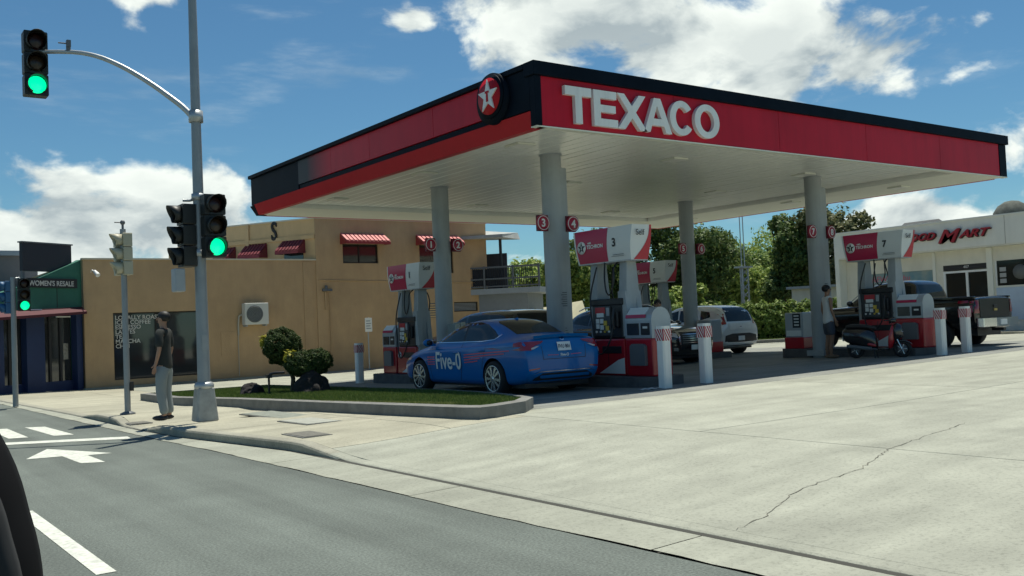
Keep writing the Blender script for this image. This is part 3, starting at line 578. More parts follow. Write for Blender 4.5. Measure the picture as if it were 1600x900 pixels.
# star emblem on the left face
def emblem(parent, c, r, n, up=(0, 0, 1), cols=(RED, WHITE, RED), rim=None, name='emblem', th=.03):
    """circle + star + T; n = outward normal"""
    n = Vector(n).normalized(); up = Vector(up); xd = up.cross(n).normalized(); c = Vector(c)
    T = Matrix(((xd.x, up.x, n.x, c.x), (xd.y, up.y, n.y, c.y), (xd.z, up.z, n.z, c.z), (0, 0, 0, 1)))
    m = MB(); k = 0
    if rim: m.lathe([(0, 0), (r * 1.22, 0), (r * 1.22, th * .6), (0, th * .6)], n=36, mi=3, T=T)
    m.lathe([(0, 0), (r, 0), (r, th), (0, th)], n=36, mi=0, T=T)
    m.prism(star_pts(r * .93, .40), th, th * 1.4, mi=1, T=T)
    m.prism([(-.17 * r, .28 * r), (.17 * r, .28 * r), (.17 * r, .17 * r), (.06 * r, .17 * r), (.09 * r, -.3 * r), (-.09 * r, -.3 * r), (-.06 * r, .17 * r), (-.17 * r, .17 * r)], th * 1.4, th * 1.6, mi=2, T=T)
    return obj(name, m, [cols[0], cols[1], cols[2], rim or cols[0]], parent)
em = emblem(cn, (X0 - .14, 13.76, 5.49), .325, (-1, 0, 0), rim=BLK, cols=(RED2, WHITE, RED2), th=.06)
obj('emblem_back', MB().lathe([(0, 0), (.46, 0), (.46, .14), (0, .14)], axis='x', n=36, c=(X0 - .14, 13.76, 5.45)), BLK, cn)
# TEXACO letters, drawn as polygons (bold grotesque), height .67
def arc(cx, cy, rx, ry, a0, a1, n=20): return [(cx + rx * math.cos(lerp(a0, a1, i / n)), cy + ry * math.sin(lerp(a0, a1, i / n))) for i in range(n + 1)]
def ring_letter(w, h, t, gap=None):
    m = []
    if gap is None: o = arc(w / 2, h / 2, w / 2, h / 2, 0, 2 * PI, 40); i = arc(w / 2, h / 2, w / 2 - t, h / 2 - t * .8, 0, 2 * PI, 40)
    else: o = arc(w / 2, h / 2, w / 2, h / 2, gap, 2 * PI - gap, 36); i = arc(w / 2, h / 2, w / 2 - t, h / 2 - t * .8, gap * 1.0, 2 * PI - gap * 1.0, 36)
    return o, i
def letter(ch, x, w, h=.645, z=4.86, y=Y0 - .10, t=.155):
    m = MB(); T = Matrix.Translation((x, y, z)); d0, d1 = 0, .085
    def pr(p): m.prism(p, d0, d1, 'y', 0, T)
    if ch == 'T': pr([(0, h), (0, h - t), (w / 2 - t / 2, h - t), (w / 2 - t / 2, 0), (w / 2 + t / 2, 0), (w / 2 + t / 2, h - t), (w, h - t), (w, h)])
    if ch == 'E': pr([(0, 0), (w, 0), (w, t * .9), (t, t * .9), (t, h / 2 - t * .42), (w * .92, h / 2 - t * .42), (w * .92, h / 2 + t * .42), (t, h / 2 + t * .42), (t, h - t * .9), (w * .97, h - t * .9), (w * .97, h), (0, h)])
    if ch == 'X': q = t * 1.15; pr([(0, 0), (q, 0), (w / 2, h / 2 - q * .62), (w - q, 0), (w, 0), (w / 2 + q * .52, h / 2), (w - .01, h), (w - q, h), (w / 2, h / 2 + q * .62), (q, h), (.01, h), (w / 2 - q * .52, h / 2)])
    if ch == 'A':
        q = t * .98; a = w / 2 - q * .55; b = w / 2 + q * .55
        pr([(0, 0), (q, 0), (q + .035, .16), (w - q - .035, .16), (w - q, 0), (w, 0), (b, h), (a, h)]) if False else None
        pr([(0, 0), (q, 0), (w / 2 - .01, h - t * .9), (w / 2 - .01, h), (a, h)]); pr([(w, 0), (b, h), (w / 2 - .01, h), (w / 2 - .01, h - t * .9), (w - q, 0)])
        m.prism([(q * .9, .13), (w - q * .9, .13), (w - q * 1.15, .26), (q * 1.15, .26)], .001, d1 - .001, 'y', 0, T)
    if ch in 'CO':
        o, i = ring_letter(w, h + .02, t, None if ch == 'O' else .62); k = len(o); vs = [(a, d0, b) for a, b in o] + [(a, d0, b) for a, b in i] + [(a, d1, b) for a, b in o] + [(a, d1, b) for a, b in i]
        fs = []
        for j in range(k - 1): fs += [(j, j + 1, k + j + 1, k + j), (2 * k + j, 3 * k + j, 3 * k + j + 1, 2 * k + j + 1), (j, 2 * k + j, 2 * k + j + 1, j + 1), (k + j, k + j + 1, 3 * k + j + 1, 3 * k + j)]
        if ch == 'C': fs += [(0, k, 3 * k, 2 * k), (k - 1, 3 * k - 1, 4 * k - 1, 2 * k - 1)]
        m.add(vs, fs, 0, False, T)
    return obj('letter_' + ch.lower(), m, WHITE, cn)
for ch, x, w in (('T', 10.47, .60), ('E', 11.12, .56), ('X', 11.68, .72), ('A', 12.33, .72), ('C', 13.01, .64), ('O', 13.68, .70)): letter(ch, x, w)
# ------------------------------------------------------------------ islands, pumps, cabinets
ISL = [('the pump and cabinet behind the blue sedan', 12.5, 12.45, 16.5, '3', -1), ('the pump nearest the tan building', 12.5, 18.9, 22.95, '1', 1), ('the farthest pump, behind the black crossover', 21.25, 18.9, 23.0, '5', 1), ('the pump beside the moped and pickup', 21.25, 12.35, 16.4, '7', -1)]
SILV = mat('cabinet_silver', (.40, .43, .45), .35, .3, var=.08)
PRED = mat('pump_red', (.42, .012, .022), .28, coat=.3, var=.05)
PINK = mat('header_red', (.45, .015, .07), .3, var=.05)
HWH = mat('header_white', (.68, .70, .68), .4)
YEL = mat('fuel_yellow', (.65, .45, .06), .5); GRN = mat('fuel_green', (.05, .25, .12), .5)
SCR = mat('screen', (.03, .035, .04), .15)
def pump(num, x, yd, z, label):
    """yd: centre of dispenser. dispenser 1.0 long in y, .78 deep in x"""
    t = thing('fuel_pump', label, 'fuel pump', (x, yd, z), 0, 'red fuel dispensers')
    b = MB(); prof = [(-.40, 0), (.40, 0), (.40, .74), (-.40, .74)]
    b.box((-.24, -.49, 0), (.24, .49, .70)); obj('base_cabinet', b, PRED, t, bev=.03)
    obj('seam', MB().box((-.244, -.03, .05), (.244, -.02, .66)), BLACK, t)
    obj('logo_panel', MB().box((-.248, -.40, .42), (-.238, .14, .56)), BLACK, t, bev=.004)
    emblem(t, (-.243, .34, .49), .085, (-1, 0, 0), cols=(WHITE, BLACK, WHITE), th=.008)
    obj('white_flash', MB().prism([(-.47, .04), (.25, .04), (-.30, .30), (-.47, .34)], -.247, -.241, 'x'), HWH, t)
    obj('upper_body', MB().box((-.21, -.44, .70), (.21, .44, 1.42)), BLACK, t, bev=.03)
    obj('head_band', MB().box((-.235, -.46, 1.34), (.235, .46, 1.47)), BLACK, t, bev=.02)
    for sx in (-1, 1):
        f = -.21 if sx < 0 else .21
        fx = lambda d: (f - d) if sx < 0 else (f + d)
        def pb(y0, y1, z0, z1, d): return (min(f, fx(d)), y0, z0), (max(f, fx(d)), y1, z1)
        obj('door_panel', MB().box(*pb(-.12, .38, .76, 1.33, .03)), mat('pump_door', (.05, .053, .058), .35), t, bev=.01)
        obj('display', MB().box(*pb(.02, .30, 1.19, 1.31, .04)), mat('display_red', (.45, .03, .04), .4), t)
        obj('display', MB().box(*pb(.06, .26, 1.12, 1.20, .042)), HWH, t)
        for k, (yy, zz) in enumerate(((.24, 1.04), (.24, .94), (.12, 1.04), (.12, .92), (.02, 1.0), (-.03, .9))):
            obj('price_tile', MB().box(*pb(yy - .045, yy + .045, zz - .04, zz + .05, .044)), HWH if k < 4 else YEL, t)
        obj('keypad', MB().box(*pb(-.10, -.02, 1.14, 1.30, .044)), GREYM, t, bev=.005)
        for k in range(4):
            obj('grade_button', MB().cyl((fx(.0), .28 - k * .12, .84), (fx(.05), .28 - k * .12, .84), .022, n=10), [WHITE, WHITE, YEL, WHITE][k], t)
        n = MB(); n.box(*pb(-.36, -.20, .92, 1.22, .07)); nz = obj('nozzle_boot', n, BLACK, t, bev=.02)
        obj('nozzle', MB().tube([(fx(.06), -.28, 1.28), (fx(.10), -.28, 1.14), (fx(.12), -.28, 1.0), (fx(.09), -.28, .88)], [.02, .028, .03, .018]), mat('nozzle_black', (.02, .02, .022), .4), nz)
        h = [(fx(.10), -.28, 1.0), (fx(.16), -.26, .72), (fx(.18), -.10, .48), (fx(.17), .08, .42), (fx(.14), .22, .60), (fx(.12), .30, .95), (fx(.10), .36, 1.35), (fx(.06), .36, 1.65), (fx(.0), .24, 2.1)]
        obj('hose', MB().tube(smooth(h), .016, 8), BLACK, t)
        h = [(fx(-.1), -.30, 2.18), (fx(.06), -.32, 2.05), (fx(.10), -.34, 1.78), (fx(.10), -.22, 1.55), (fx(.08), -.1, 1.60), (fx(.06), -.04, 1.85), (fx(.0), .0, 2.17)]
        obj('hose', MB().tube(smooth(h), .016, 8), BLACK, t)
    for y in (-.42, .42):
        obj('header_post', MB().add([(-.17, y - .11, .0), (.17, y - .11, .0), (.17, y + .11, .0), (-.17, y + .11, .0), (-.17, y - .11, 1.5), (.17, y - .11, 1.5), (.17, y + .11, 1.5), (-.17, y + .11, 1.5), (-.12, y - .10, 2.19), (.12, y - .10, 2.19), (.12, y + .10, 2.19), (-.12, y + .10, 2.19)],
            [(0, 3, 2, 1), (8, 9, 10, 11)] + [(a + i, a + (i + 1) % 4, a + 4 + (i + 1) % 4, a + 4 + i) for a in (0, 4) for i in range(4)]), COLM, t, bev=.01)
    for sx in (-1, 1): # flared skirt of the near post
        obj('post_skirt', MB().prism([(-.42 - .20, .74), (-.42 + .10, .74), (-.42 + .10, 1.6), (-.42 - .10, 1.6), (-.42 - .13, 1.25)], sx * .08, sx * .2, 'x'), COLM, t, bev=.01)
    # header: bowed faces, narrower at the bottom
    ya, yb, z0, z1 = -.84, .86, 2.18, 2.83
    def xo(v): return .20 + .04 * math.sin(PI * (v * .8 + .1)) + .03 * v
    def patch(y0, y1, sx, off, mname, m, ztop=1.0, curve=None, n=6):
        P = []
        for i in range(n + 1):
            v = i / n; row = []
            for j in range(9):
                u = j / 8
                a = y0(v) if callable(y0) else y0; b_ = y1(v) if callable(y1) else y1
                row.append((sx * (xo(v) + off), lerp(a, b_, u), lerp(z0, z1, v)))
            P.append(row)
        return obj(mname, MB().grid(P), m, hdr)
    hm = MB(); rows = []
    for i in range(7):
        v = i / 6; e = .10 * (1 - v); rows.append((xo(v), ya + e, yb - e * .9, lerp(z0, z1, v)))
    vs = []; 
    for (w, a, b_, z) in rows: vs += [(-w, a, z), (w, a, z), (w, b_, z), (-w, b_, z)]
    fs = [(4 * i + k, 4 * i + (k + 1) % 4, 4 * i + 4 + (k + 1) % 4, 4 * i + 4 + k) for i in range(6) for k in range(4)] + [(0, 3, 2, 1), (24, 25, 26, 27)]
    hm.add(vs, fs, 0, False); hdr = obj('header_sign', hm, HWH, t)
    for sx in (-1, 1):
        patch(lambda v: -.12 - .05 * v ** 2, lambda v: yb - .045 - .09 * (1 - v), sx, .004, 'red_panel', PINK)
    obj('edge_trim', MB().box((-.22, ya + .1, z0 - .02), (.22, yb - .1, z0 + .005)), mat('trim_grey', (.45, .46, .45), .5), hdr)
    # near end: white face with a red sweep along its far side
    def ye(v): return ya + .10 * (1 - v)
    P = []
    for i in range(13):
        v = i / 12; w_ = xo(v); q = .10 + .75 * (1 - v) ** 2.4
        P.append([(lerp(w_ + .004, -w_, q * 1.0), ye(v) - .006, lerp(z0, z1, v)), (w_ + .004, ye(v) - .006, lerp(z0, z1, v))])
    obj('red_sweep', MB().grid(P), mat('header_crimson', (.5, .012, .035), .3), hdr)
    xf = -(xo(.5) + .010)
    emblem(hdr, (xf, .60, 2.50), .125, (-1, 0, 0), cols=(WHITE, BLACK, WHITE), th=.006)
    text('lettering', 'TECHRON', .10, WHITE, hdr, (xf, .45, 2.47), (0, -1, 0), (0, 0, 1), bold=.003, ext=.001)
    text('lettering', 'with', .06, WHITE, hdr, (xf, .42, 2.56), (0, -1, 0), (0, 0, 1), bold=.002, ext=.001)
    text('numeral', num, .22, BLACK, hdr, (xf, -.28, 2.46), (0, -1, 0), (0, 0, 1), bold=.007, ext=.001)
    text('lettering', 'Self', .155, BLACK, hdr, (-.165, ya - .012, 2.63), (1, 0, 0), (0, 0, 1), ext=.002, res=6)
    s = MB(); s.box((xf + .0, -.60, 2.29), (xf + .003, -.30, 2.30)).box((xf, -.60, 2.26), (xf + .003, -.26, 2.268)); obj('small_print', s, GREYD, hdr)
    return t
def smooth(p, n=5):
    p = [Vector(q) for q in p]; out = []
    for i in range(len(p) - 1):
        a, b, c, d = p[max(0, i - 1)], p[i], p[i + 1], p[min(len(p) - 1, i + 2)]
        for k in range(n):
            t = k / n; out.append(.5 * ((2 * b) + (c - a) * t + (2 * a - 5 * b + 4 * c - d) * t * t + (3 * b - a - 3 * c + d) * t ** 3))
    out.append(p[-1]); return out
def cabinet(x, y, z, label, short=False):
    t = thing('service_cabinet', label, 'service cabinet', (x, y, z), 0, 'red and silver service cabinets')
    def arch(w, h0, h1): return [(-w, h0), (w, h0), (w, h1 - .24)] + [(w * math.cos(a), h1 - .24 + .24 * math.sin(a)) for a in np.linspace(.15, PI - .15, 12)] + [(-w, h1 - .24)]
    obj('lower_body', MB().box((-.25, -.36, 0), (.25, .36, .70)), PRED, t, bev=.03)
    obj('upper_body', MB().prism(arch(.245, .70, 1.27), -.35, .35, 'y', sm=False), SILV, t, bev=.012)
    obj('top_notice', MB().prism([(-.245, 1.14), (-.232, 1.13), (-.12, 1.255), (-.135, 1.27)], -.18, .30, 'y'), HWH, t)
    obj('top_notice', MB().prism([(-.258, 1.08), (-.246, 1.075), (-.232, 1.13), (-.245, 1.14)], -.20, .32, 'y'), PINK, t)
    obj('towel_window', MB().box((-.256, -.02, .76), (-.243, .30, .98)), SCR, t, bev=.006)
    w = obj('towel_window', MB().box((-.256, -.30, .76), (-.243, -.07, .98)), BLACK, t, bev=.006)
    obj('towel', MB().box((-.260, -.25, .88), (-.256, -.13, .92)), HWH, w)
    obj('trash_bin', MB().prism([(-.22, .2), (.18, .2), (.18, .56), (.12, .60), (-.16, .60), (-.22, .56)], -.32, -.24, 'x'), GREYD, t, bev=.01)
    return t
def bollard(x, y, label, h=1.08):
    z = gz(x, y); t = thing('bollard', label, 'bollard', (x, y, z), 0, 'white bollards at the island ends')
    s = .098
    obj('post', MB().prism([(-s, -s + .03), (-s + .03, -s), (s - .03, -s), (s, -s + .03), (s, s - .03), (s - .03, s), (-s + .03, s), (-s, s - .03)], -.05, h), WHITE, t, bev=.008)
    # red and white striped sleeve near the top
    obj('sleeve', MB().box((-s - .004, -s - .004, h - .25), (s + .004, s + .004, h - .046)), mat('sleeve_red', (.42, .02, .035), .5), t)
    st = MB(); obj('cap', MB().prism([(-s - .003, -s + .03), (-s + .03, -s - .003), (s - .03, -s - .003), (s + .003, -s + .03), (s + .003, s - .03), (s - .03, s + .003), (-s + .03, s + .003), (-s - .003, s - .03)], h - .045, h + .006), WHITE, t, bev=.006)
    for f in range(4):
        R = Matrix.Rotation(f * PI / 2, 4, 'Z')
        for k in range(6):
            a = -s + k * .062 - .10; p = []
            lo, hi = h - .25, h - .046
            q = [(a, hi), (a + .026, hi), (a + .146, lo), (a + .12, lo)]
            q = [(min(s, max(-s, u)), w) for u, w in q]
            if q[1][0] - q[0][0] < .002 and q[2][0] - q[3][0] < .002: continue
            st.add([R @ Vector((u, -s - .0065, w)) for u, w in q], [(0, 1, 2, 3)])
    obj('stripe', st, WHITE, t); return t
for nm, x, ya, yb, num, far_ in ISL:
    zc_ = max(gz(x, ya), gz(x, yb)); zl = min(gz(x, ya), gz(x, yb))
    o = MB().prism([(x - .56, ya + .15), (x - .43, ya), (x + .43, ya), (x + .56, ya + .15), (x + .56, yb - .15), (x + .43, yb), (x - .43, yb), (x - .56, yb - .15)], zl - .06, zc_ + .17)
    tag(obj('pump_island', o, KERBD, bev=.02), f'raised dark island kerb under {nm}', 'kerb', 'raised pump islands')
    zi = zc_ + .17
    if far_ < 0: yd, yc, y2 = ya + 1.32, ya + .44, yb - .5
    else: yd, yc, y2 = yb - 1.42, yb - .52, ya + .5
    adj = {'1': ' nearest the tan building', '3': ' behind the blue sedan, largest in view', '5': ' farthest back under the canopy', '7': ' beside the parked moped'}[num]
    pump(num, x, yd, zi, f'red and black fuel pump with number {num} header{adj}')
    cabinet(x, yc, zi, {'1': 'silver and red cabinet beside the lone bollard near the tan wall', '3': 'arched silver and red cabinet behind the two nearest bollards', '5': 'silver and red cabinet mostly hidden behind the black crossover', '7': 'arched silver and red cabinet between the moped and the right bollards'}[num])
# second small stands behind the columns
def stand(x, y, z, label, kind):
    t = thing('squeegee_stand', label, 'service stand', (x, y, z), 0, 'small stands at the columns')
    obj('stand_body', MB().box((-.24, -.28, 0), (.24, .28, .95)), SILV, t, bev=.03); obj('stand_base', MB().box((-.26, -.30, 0), (.26, .30, .30)), PRED, t, bev=.02)
    obj('white_label', MB().box((-.268, -.24, .33), (-.241, .22, .48)), HWH, t)
    if kind == 'price':
        p = obj('price_board', MB().box((-.252, -.22, .55), (-.241, .02, .92)), BLACK, t)
        for k in range(4): obj('price_line', MB().box((-.258, -.18, .60 + k * .08), (-.252, -.03, .64 + k * .08)), HWH, p)
    if kind == 'poster':
        p = obj('poster', MB().box((-.26, -.26, .5), (-.241, .26, .93)), HWH, t); obj('red_patch', MB().prism([(.02, .93), (.26, .93), (.1, .72)], -.266, -.26, 'x'), PINK, p); obj('green_patch', MB().lathe([(0, -.266), (.1, -.266), (.1, -.26), (0, -.26)], (0, -.1, .68), 'x', 16), mat('pale_green', (.45, .5, .2), .6), p)
    if kind == 'bins':
        for k in range(3):
            obj('clear_box', MB().box((-.24 + .16 * k, -.2, .96), (-.10 + .16 * k, .15, 1.22 + .04 * (k % 2))), mat('clear_plastic', (.5, .56, .55), .15, trans=.6), t, bev=.01)
    return t
stand(12.5, 16.05, gz(12.5, 14) + .2, 'stand with a white, red and green poster behind the 3 and 4 column', 'poster')
stand(12.5, 19.35, gz(12.5, 20) + .2, 'stand with clear boxes on top beside the 1 and 2 column', 'bins')
stand(21.25, 19.35, gz(21, 20) + .2, 'stand at the 5 and 6 column behind the black crossover', 'plain')
stand(21.0, 15.95, gz(21, 14) + .2, 'grey stand with black price board left of the 7 and 8 column', 'price')
bollard(12.0, 12.0, 'left bollard in front of island 3, nearest to the camera'); bollard(13.1, 12.05, 'right bollard in front of island 3')
bollard(20.95, 12.0, 'left bollard in front of island 7 by the cabinet'); bollard(21.95, 11.95, 'bollard farthest right, in front of the pickup tail')
bollard(11.9, 23.5, 'lone bollard at the far end of island 1 left of its cabinet')
tag(obj('paper_scrap', MB().grid([[(x, y, gz(11.7, 12) + .01 + .012 * math.sin(x * 40 + y * 31)) for x in np.linspace(11.5, 11.9, 6)] for y in np.linspace(12.0, 12.2, 5)], sm=False), HWH), 'scrap of white paper on the ground by the nearest bollard', 'litter')
# ------------------------------------------------------------------ conforming patches
def cut_grid(v2, f, step):
    bm = bmesh.new(); vs = [bm.verts.new((a, b, 0)) for a, b in v2]
    for q in f:
        try: bm.faces.new([vs[i] for i in q])
        except ValueError: pass
    for ax in (0, 1):
        lo = min(v.co[ax] for v in bm.verts); hi = max(v.co[ax] for v in bm.verts); k = math.floor(lo / step) * step + step
        while k < hi:
            n = Vector((0, 0, 0)); n[ax] = 1; c = Vector((0, 0, 0)); c[ax] = k
            bmesh.ops.bisect_plane(bm, geom=bm.verts[:] + bm.edges[:] + bm.faces[:], plane_co=c, plane_no=n); k += step
    bm.verts.index_update(); out = [(v.co.x, v.co.y) for v in bm.verts], [tuple(v.index for v in q.verts) for q in bm.faces]; bm.free(); return out
def conform(name, v2, f, bvh, to3, direction, m, parent, off=.005, step=.12, label=None):
    """project a 2D shape on the body along `direction`; to3(a,b) gives the ray start"""
    v, fs = cut_grid(v2, f, step); d = Vector(direction); out = []
    for a, b in v:
        o = Vector(to3(a, b)); h = bvh.ray_cast(o, d)
        if h[0] is None: h = bvh.find_nearest(o + d * 1.2)
        n = h[1] if h[1].dot(d) < 0 else -h[1]; out.append(h[0] + n * off)
    mb = MB().add(out, fs, 0, True); me = bpy.data.meshes.new(name); me.from_pydata([tuple(x) for x in mb.v], [], mb.f); me.materials.append(m)
    for p in me.polygons: p.use_smooth = True
    return link(name, me, parent, label=label)
def poly(p): return [tuple(q) for q in p], [tuple(range(len(p)))]
def body_loft(st, name='body', mats=None, cuts=(), parent=None, wr=.36, subd=2, W=None):
    """st: (y, zb, zs, ws, zt, wt)"""
    rings = []
    for (y, zb, zs, ws, zt, wt) in st:
        h = [(0, zb), (.75 * ws, zb), (.94 * ws, zb + .05), (.968 * ws, lerp(zb, zs, .26)), (.978 * ws, lerp(zb, zs, .45)), (ws, lerp(zb, zs, .72)), (ws * .992, zs - .06), (ws * .965, zs - .014), (ws * .925, zs), (lerp(ws * .90, wt, .55), lerp(zs, zt, .55)), (wt, max(zs + .01, zt - .045)), (wt * .72, max(zs + .015, zt - .004)), (0, max(zs + .02, zt + .012))]
        rings.append([(x, y, z) for x, z in h] + [(-x, y, z) for x, z in h[-2:0:-1]])
    n = len(rings[0]); vs = [p for r in rings for p in r]; fs = [(i * n + k, i * n + (k + 1) % n, (i + 1) * n + (k + 1) % n, (i + 1) * n + k) for i in range(len(rings) - 1) for k in range(n)]
    fs += [tuple(range(n - 1, -1, -1)), tuple(range((len(rings) - 1) * n, len(rings) * n))]
    mb = MB().add(vs, fs, 0, True); me = mb.mesh('tmp', mats[0]); o = link('tmp', me); s = o.modifiers.new('s', 'SUBSURF'); s.levels = subd; s.render_levels = subd
    cs = []
    for (y, z, r) in cuts:
        c = link('cut', MB().cyl((-1.5, y, z), (1.5, y, z), r, n=40).mesh('cut', mats[0])); cs.append(c); b = o.modifiers.new('b', 'BOOLEAN'); b.object = c; b.operation = 'DIFFERENCE'; b.solver = 'EXACT'
    dg = bpy.context.evaluated_depsgraph_get(); dg.update(); me2 = bpy.data.meshes.new_from_object(o.evaluated_get(dg)); me2.name = name
    bpy.data.objects.remove(o)
    for c in cs: bpy.data.objects.remove(c)
    me2.materials.clear()
    for m in mats: me2.materials.append(m)
    for p in me2.polygons:
        p.use_smooth = True; p.material_index = 0
        for (y, z, r) in cuts:
            if math.hypot(p.center.y - y, p.center.z - z) < r + .004 and abs(math.hypot(p.center.y - y, p.center.z - z) - r) < .012: p.material_index = 1; p.use_smooth = False
    o = link(name, me2, parent); wn = o.modifiers.new('w', 'WEIGHTED_NORMAL'); wn.keep_sharp = True
    return o, BVHTree.FromPolygons([v.co for v in me2.vertices], [tuple(p.vertices) for p in me2.polygons])
def wheel(parent, x, y, r, w, rim_r, spokes=10, rimmat=None, dark=None):
    s = 1 if x > 0 else -1
    h = obj('wheel', MB().lathe([(0, .0), (rim_r, 0), (rim_r, -.12), (0, -.12)], axis='x', n=24), dark or BLACK, parent, (x, y, r))
    if s < 0: h.scale = (-1, 1, 1)
    prof = [(rim_r - .01, -w + .01), (rim_r + .03, -w), (r - .02, -w), (r, -w + .03), (r, -.03), (r - .015, -.005), (rim_r + .04, .012), (rim_r - .005, .006), (rim_r - .01, -w + .01)]
    obj('tyre', MB().lathe(prof, axis='x', n=32), RUB, h)
    rm = MB(); rm.lathe([(rim_r - .022, .006), (rim_r - .0, .012), (rim_r + .008, .008), (rim_r - .022, -.02)], axis='x', n=32)
    rm.lathe([(0, .014), (.035, .014), (.05, .004), (.05, -.02)], axis='x', n=16)
    for k in range(spokes):
        a = 2 * PI * k / spokes + (k % 2) * .1; ca, sa = math.cos(a), math.sin(a)
        T = Matrix(((1, 0, 0, 0), (0, ca, -sa, 0), (0, sa, ca, 0), (0, 0, 0, 1)))
        rm.add([(.010, .035, -.012), (.010, .035, .012), (.006, rim_r - .015, .028), (.006, rim_r - .015, -.028), (-.02, .035, -.016), (-.02, .035, .016), (-.02, rim_r - .015, .034), (-.02, rim_r - .015, -.034)], [(0, 1, 2, 3), (0, 4, 5, 1), (1, 5, 6, 2), (3, 2, 6, 7), (0, 3, 7, 4)], 0, False, T)
    obj('rim', rm, rimmat or mat('alloy', (.62, .63, .64), .25, .8), h); return h
def mirror(parent, x, y, z, m):
    s = 1 if x > 0 else -1
    o = obj('door_mirror', MB().sphere((x + s * .10, y, z), .10, 10, sc=(1.15, .75, .78)).box((x - s * .06, y - .03, z - .07), (x + s * .05, y + .03, z - .02)), m, parent)
    obj('mirror_glass', MB().sphere((x + s * .10, y - .018, z), .085, 10, sc=(1.15, .72, .78)), GLASSD, o)
def S2(a, b, n=6): return [lerp(a, b, i / n) for i in range(n + 1)]
def sideproj(s): return (lambda a, b: (s * 2.0, a, b)), (-s, 0, 0)
# ------------------------------------------------------------------ blue sedan
def sedan():
    x, y = 10.84, 15.62; t = thing('sedan', 'blue sedan with white lettering and red stripes on its side at pump 3', 'car', (x, y, gz(x, y) + .0), math.radians(-1.0))
    PB = mat('paint_blue', (.0, .14, .42), .28, .0, coat=.35, spec=.3, var=.03)
    st = [(2.31, .36, .52, .58, .60, .45), (2.24, .24, .60, .74, .69, .60), (2.0, .19, .68, .84, .80, .70), (1.55, .18, .78, .895, .89, .76), (1.08, .17, .86, .912, .955, .76), (.92, .17, .875, .915, 1.03, .73), (.30, .17, .90, .915, 1.33, .63), (-.1, .17, .905, .915, 1.405, .60), (-.55, .17, .92, .915, 1.42, .59), (-.98, .17, .945, .912, 1.385, .59), (-1.35, .17, .97, .905, 1.26, .60),
          (-1.70, .18, .99, .90, 1.085, .64), (-2.0, .20, 1.0, .89, 1.06, .70), (-2.18, .24, .995, .865, 1.065, .70), (-2.24, .27, .97, .85, 1.04, .69), (-2.30, .34, .86, .82, .93, .66), (-2.34, .40, .72, .79, .79, .62)]
    wy = (1.35, -1.35); r = .325
    bd, bv = body_loft(st, 'body', [PB, BLACK], [(wy[0], r + .01, r + .045), (wy[1], r + .01, r + .045)], t)
    for s in (-1, 1):
        for yy in wy: wheel(t, s * .905, yy, r, .215, .24, 10)
        f, d = sideproj(s)
        for pg, nm in (([(.98, .985), (.62, 1.15), (.25, 1.275), (-.02, 1.345), (-.16, 1.355), (-.22, .99)], 'side_window'), ([(-.29, .995), (-.22, 1.357), (-.55, 1.36), (-.85, 1.31), (-1.12, 1.205), (-1.36, 1.08), (-1.28, 1.035), (-.9, 1.01)], 'side_window')):
            conform(nm, *poly(pg), bv, f, d, GLASSD, t, .006, .08)
        conform('pillar_cover', *poly([(-.20, .985), (-.14, 1.35), (-.24, 1.35), (-.31, .99)]), bv, f, d, BLACK, t, .0045, .1)
        # bright window trim below and behind
        conform('window_trim', *poly([(.98, .975), (-.9, .995), (-1.29, 1.022), (-1.42, 1.115), (-1.39, 1.12), (-1.275, 1.036), (-.9, 1.01), (.98, .99)]), bv, f, d, CHROME, t, .010, .1)
        conform('door_seam', *poly([(-.255, .97), (-.265, .97), (-.30, .55), (-.22, .27), (-.205, .27), (-.285, .55)]), bv, f, d, BLACK, t, .004, .1)
        conform('door_seam', *poly([(.90, .95), (.91, .95), (.93, .6), (.86, .28), (.85, .28), (.92, .6)]), bv, f, d, BLACK, t, .004, .1)
        conform('door_seam', *poly([(-1.16, .97), (-1.17, .97), (-1.02, .62), (-.98, .5), (-.97, .5), (-1.01, .62)]), bv, f, d, BLACK, t, .004, .1)
        for yy, zz in ((-.12, .80), (-1.0, .835)):
            obj('door_handle', MB().sphere((s * .925, yy, zz), .1, 8, sc=(.22, 1.0, .17)), PB, t)
        conform('sill_trim', *poly([(.98, .245), (-.98, .245), (-.98, .265), (.98, .26)]), bv, f, d, mat('sill_blue', (.03, .13, .45), .3, .3), t, .008, .2)
        mirror(t, s * .89, .80, 1.0, PB)
        # shoulder crease
        conform('body_crease', *poly([(1.0, .865), (-1.7, .90), (-2.05, .93), (-2.05, .922), (-1.7, .888), (1.0, .857)]), bv, f, d, mat('crease_blue', (.002, .15, .42), .2, .2, coat=1), t, .003, .15)
        # tail lamps
        conform('tail_light', *poly([(s * .93, .975), (s * .42, .985), (s * .48, .945), (s * .64, .90), (s * .72, .83), (s * .86, .83), (s * .93, .90)]), bv, lambda a, b: (a, -3.2, b), (0, 1, 0), mat('lamp_red', (.30, .008, .02), .12, coat=1), t, .012, .06)
        conform('lamp_clear', *poly([(s * .72, .868), (s * .60, .895), (s * .54, .90), (s * .66, .85), (s * .72, .842)]), bv, lambda a, b: (a, -3.2, b), (0, 1, 0), mat('lamp_clear', (.6, .55, .55), .1, coat=1), t, .016, .06)
        conform('reflector', *poly([(s * .78, .50), (s * .56, .52), (s * .56, .50), (s * .78, .475)]), bv, lambda a, b: (a, -3.2, b), (0, 1, 0), mat('lamp_red', (.30, .008, .02), .12, coat=1), t, .008, .1)
        conform('headlight', *poly([(s * .55, .62), (s * .86, .70), (s * .86, .64), (s * .60, .57)]), bv, lambda a, b: (a, 3.2, b), (0, -1, 0), mat('lamp_clear', (.6, .55, .55), .1, coat=1), t, .01, .1)
    # left side graphics
    f, d = sideproj(-1); SR = mat('stripe_red', (.72, .10, .16), .4)
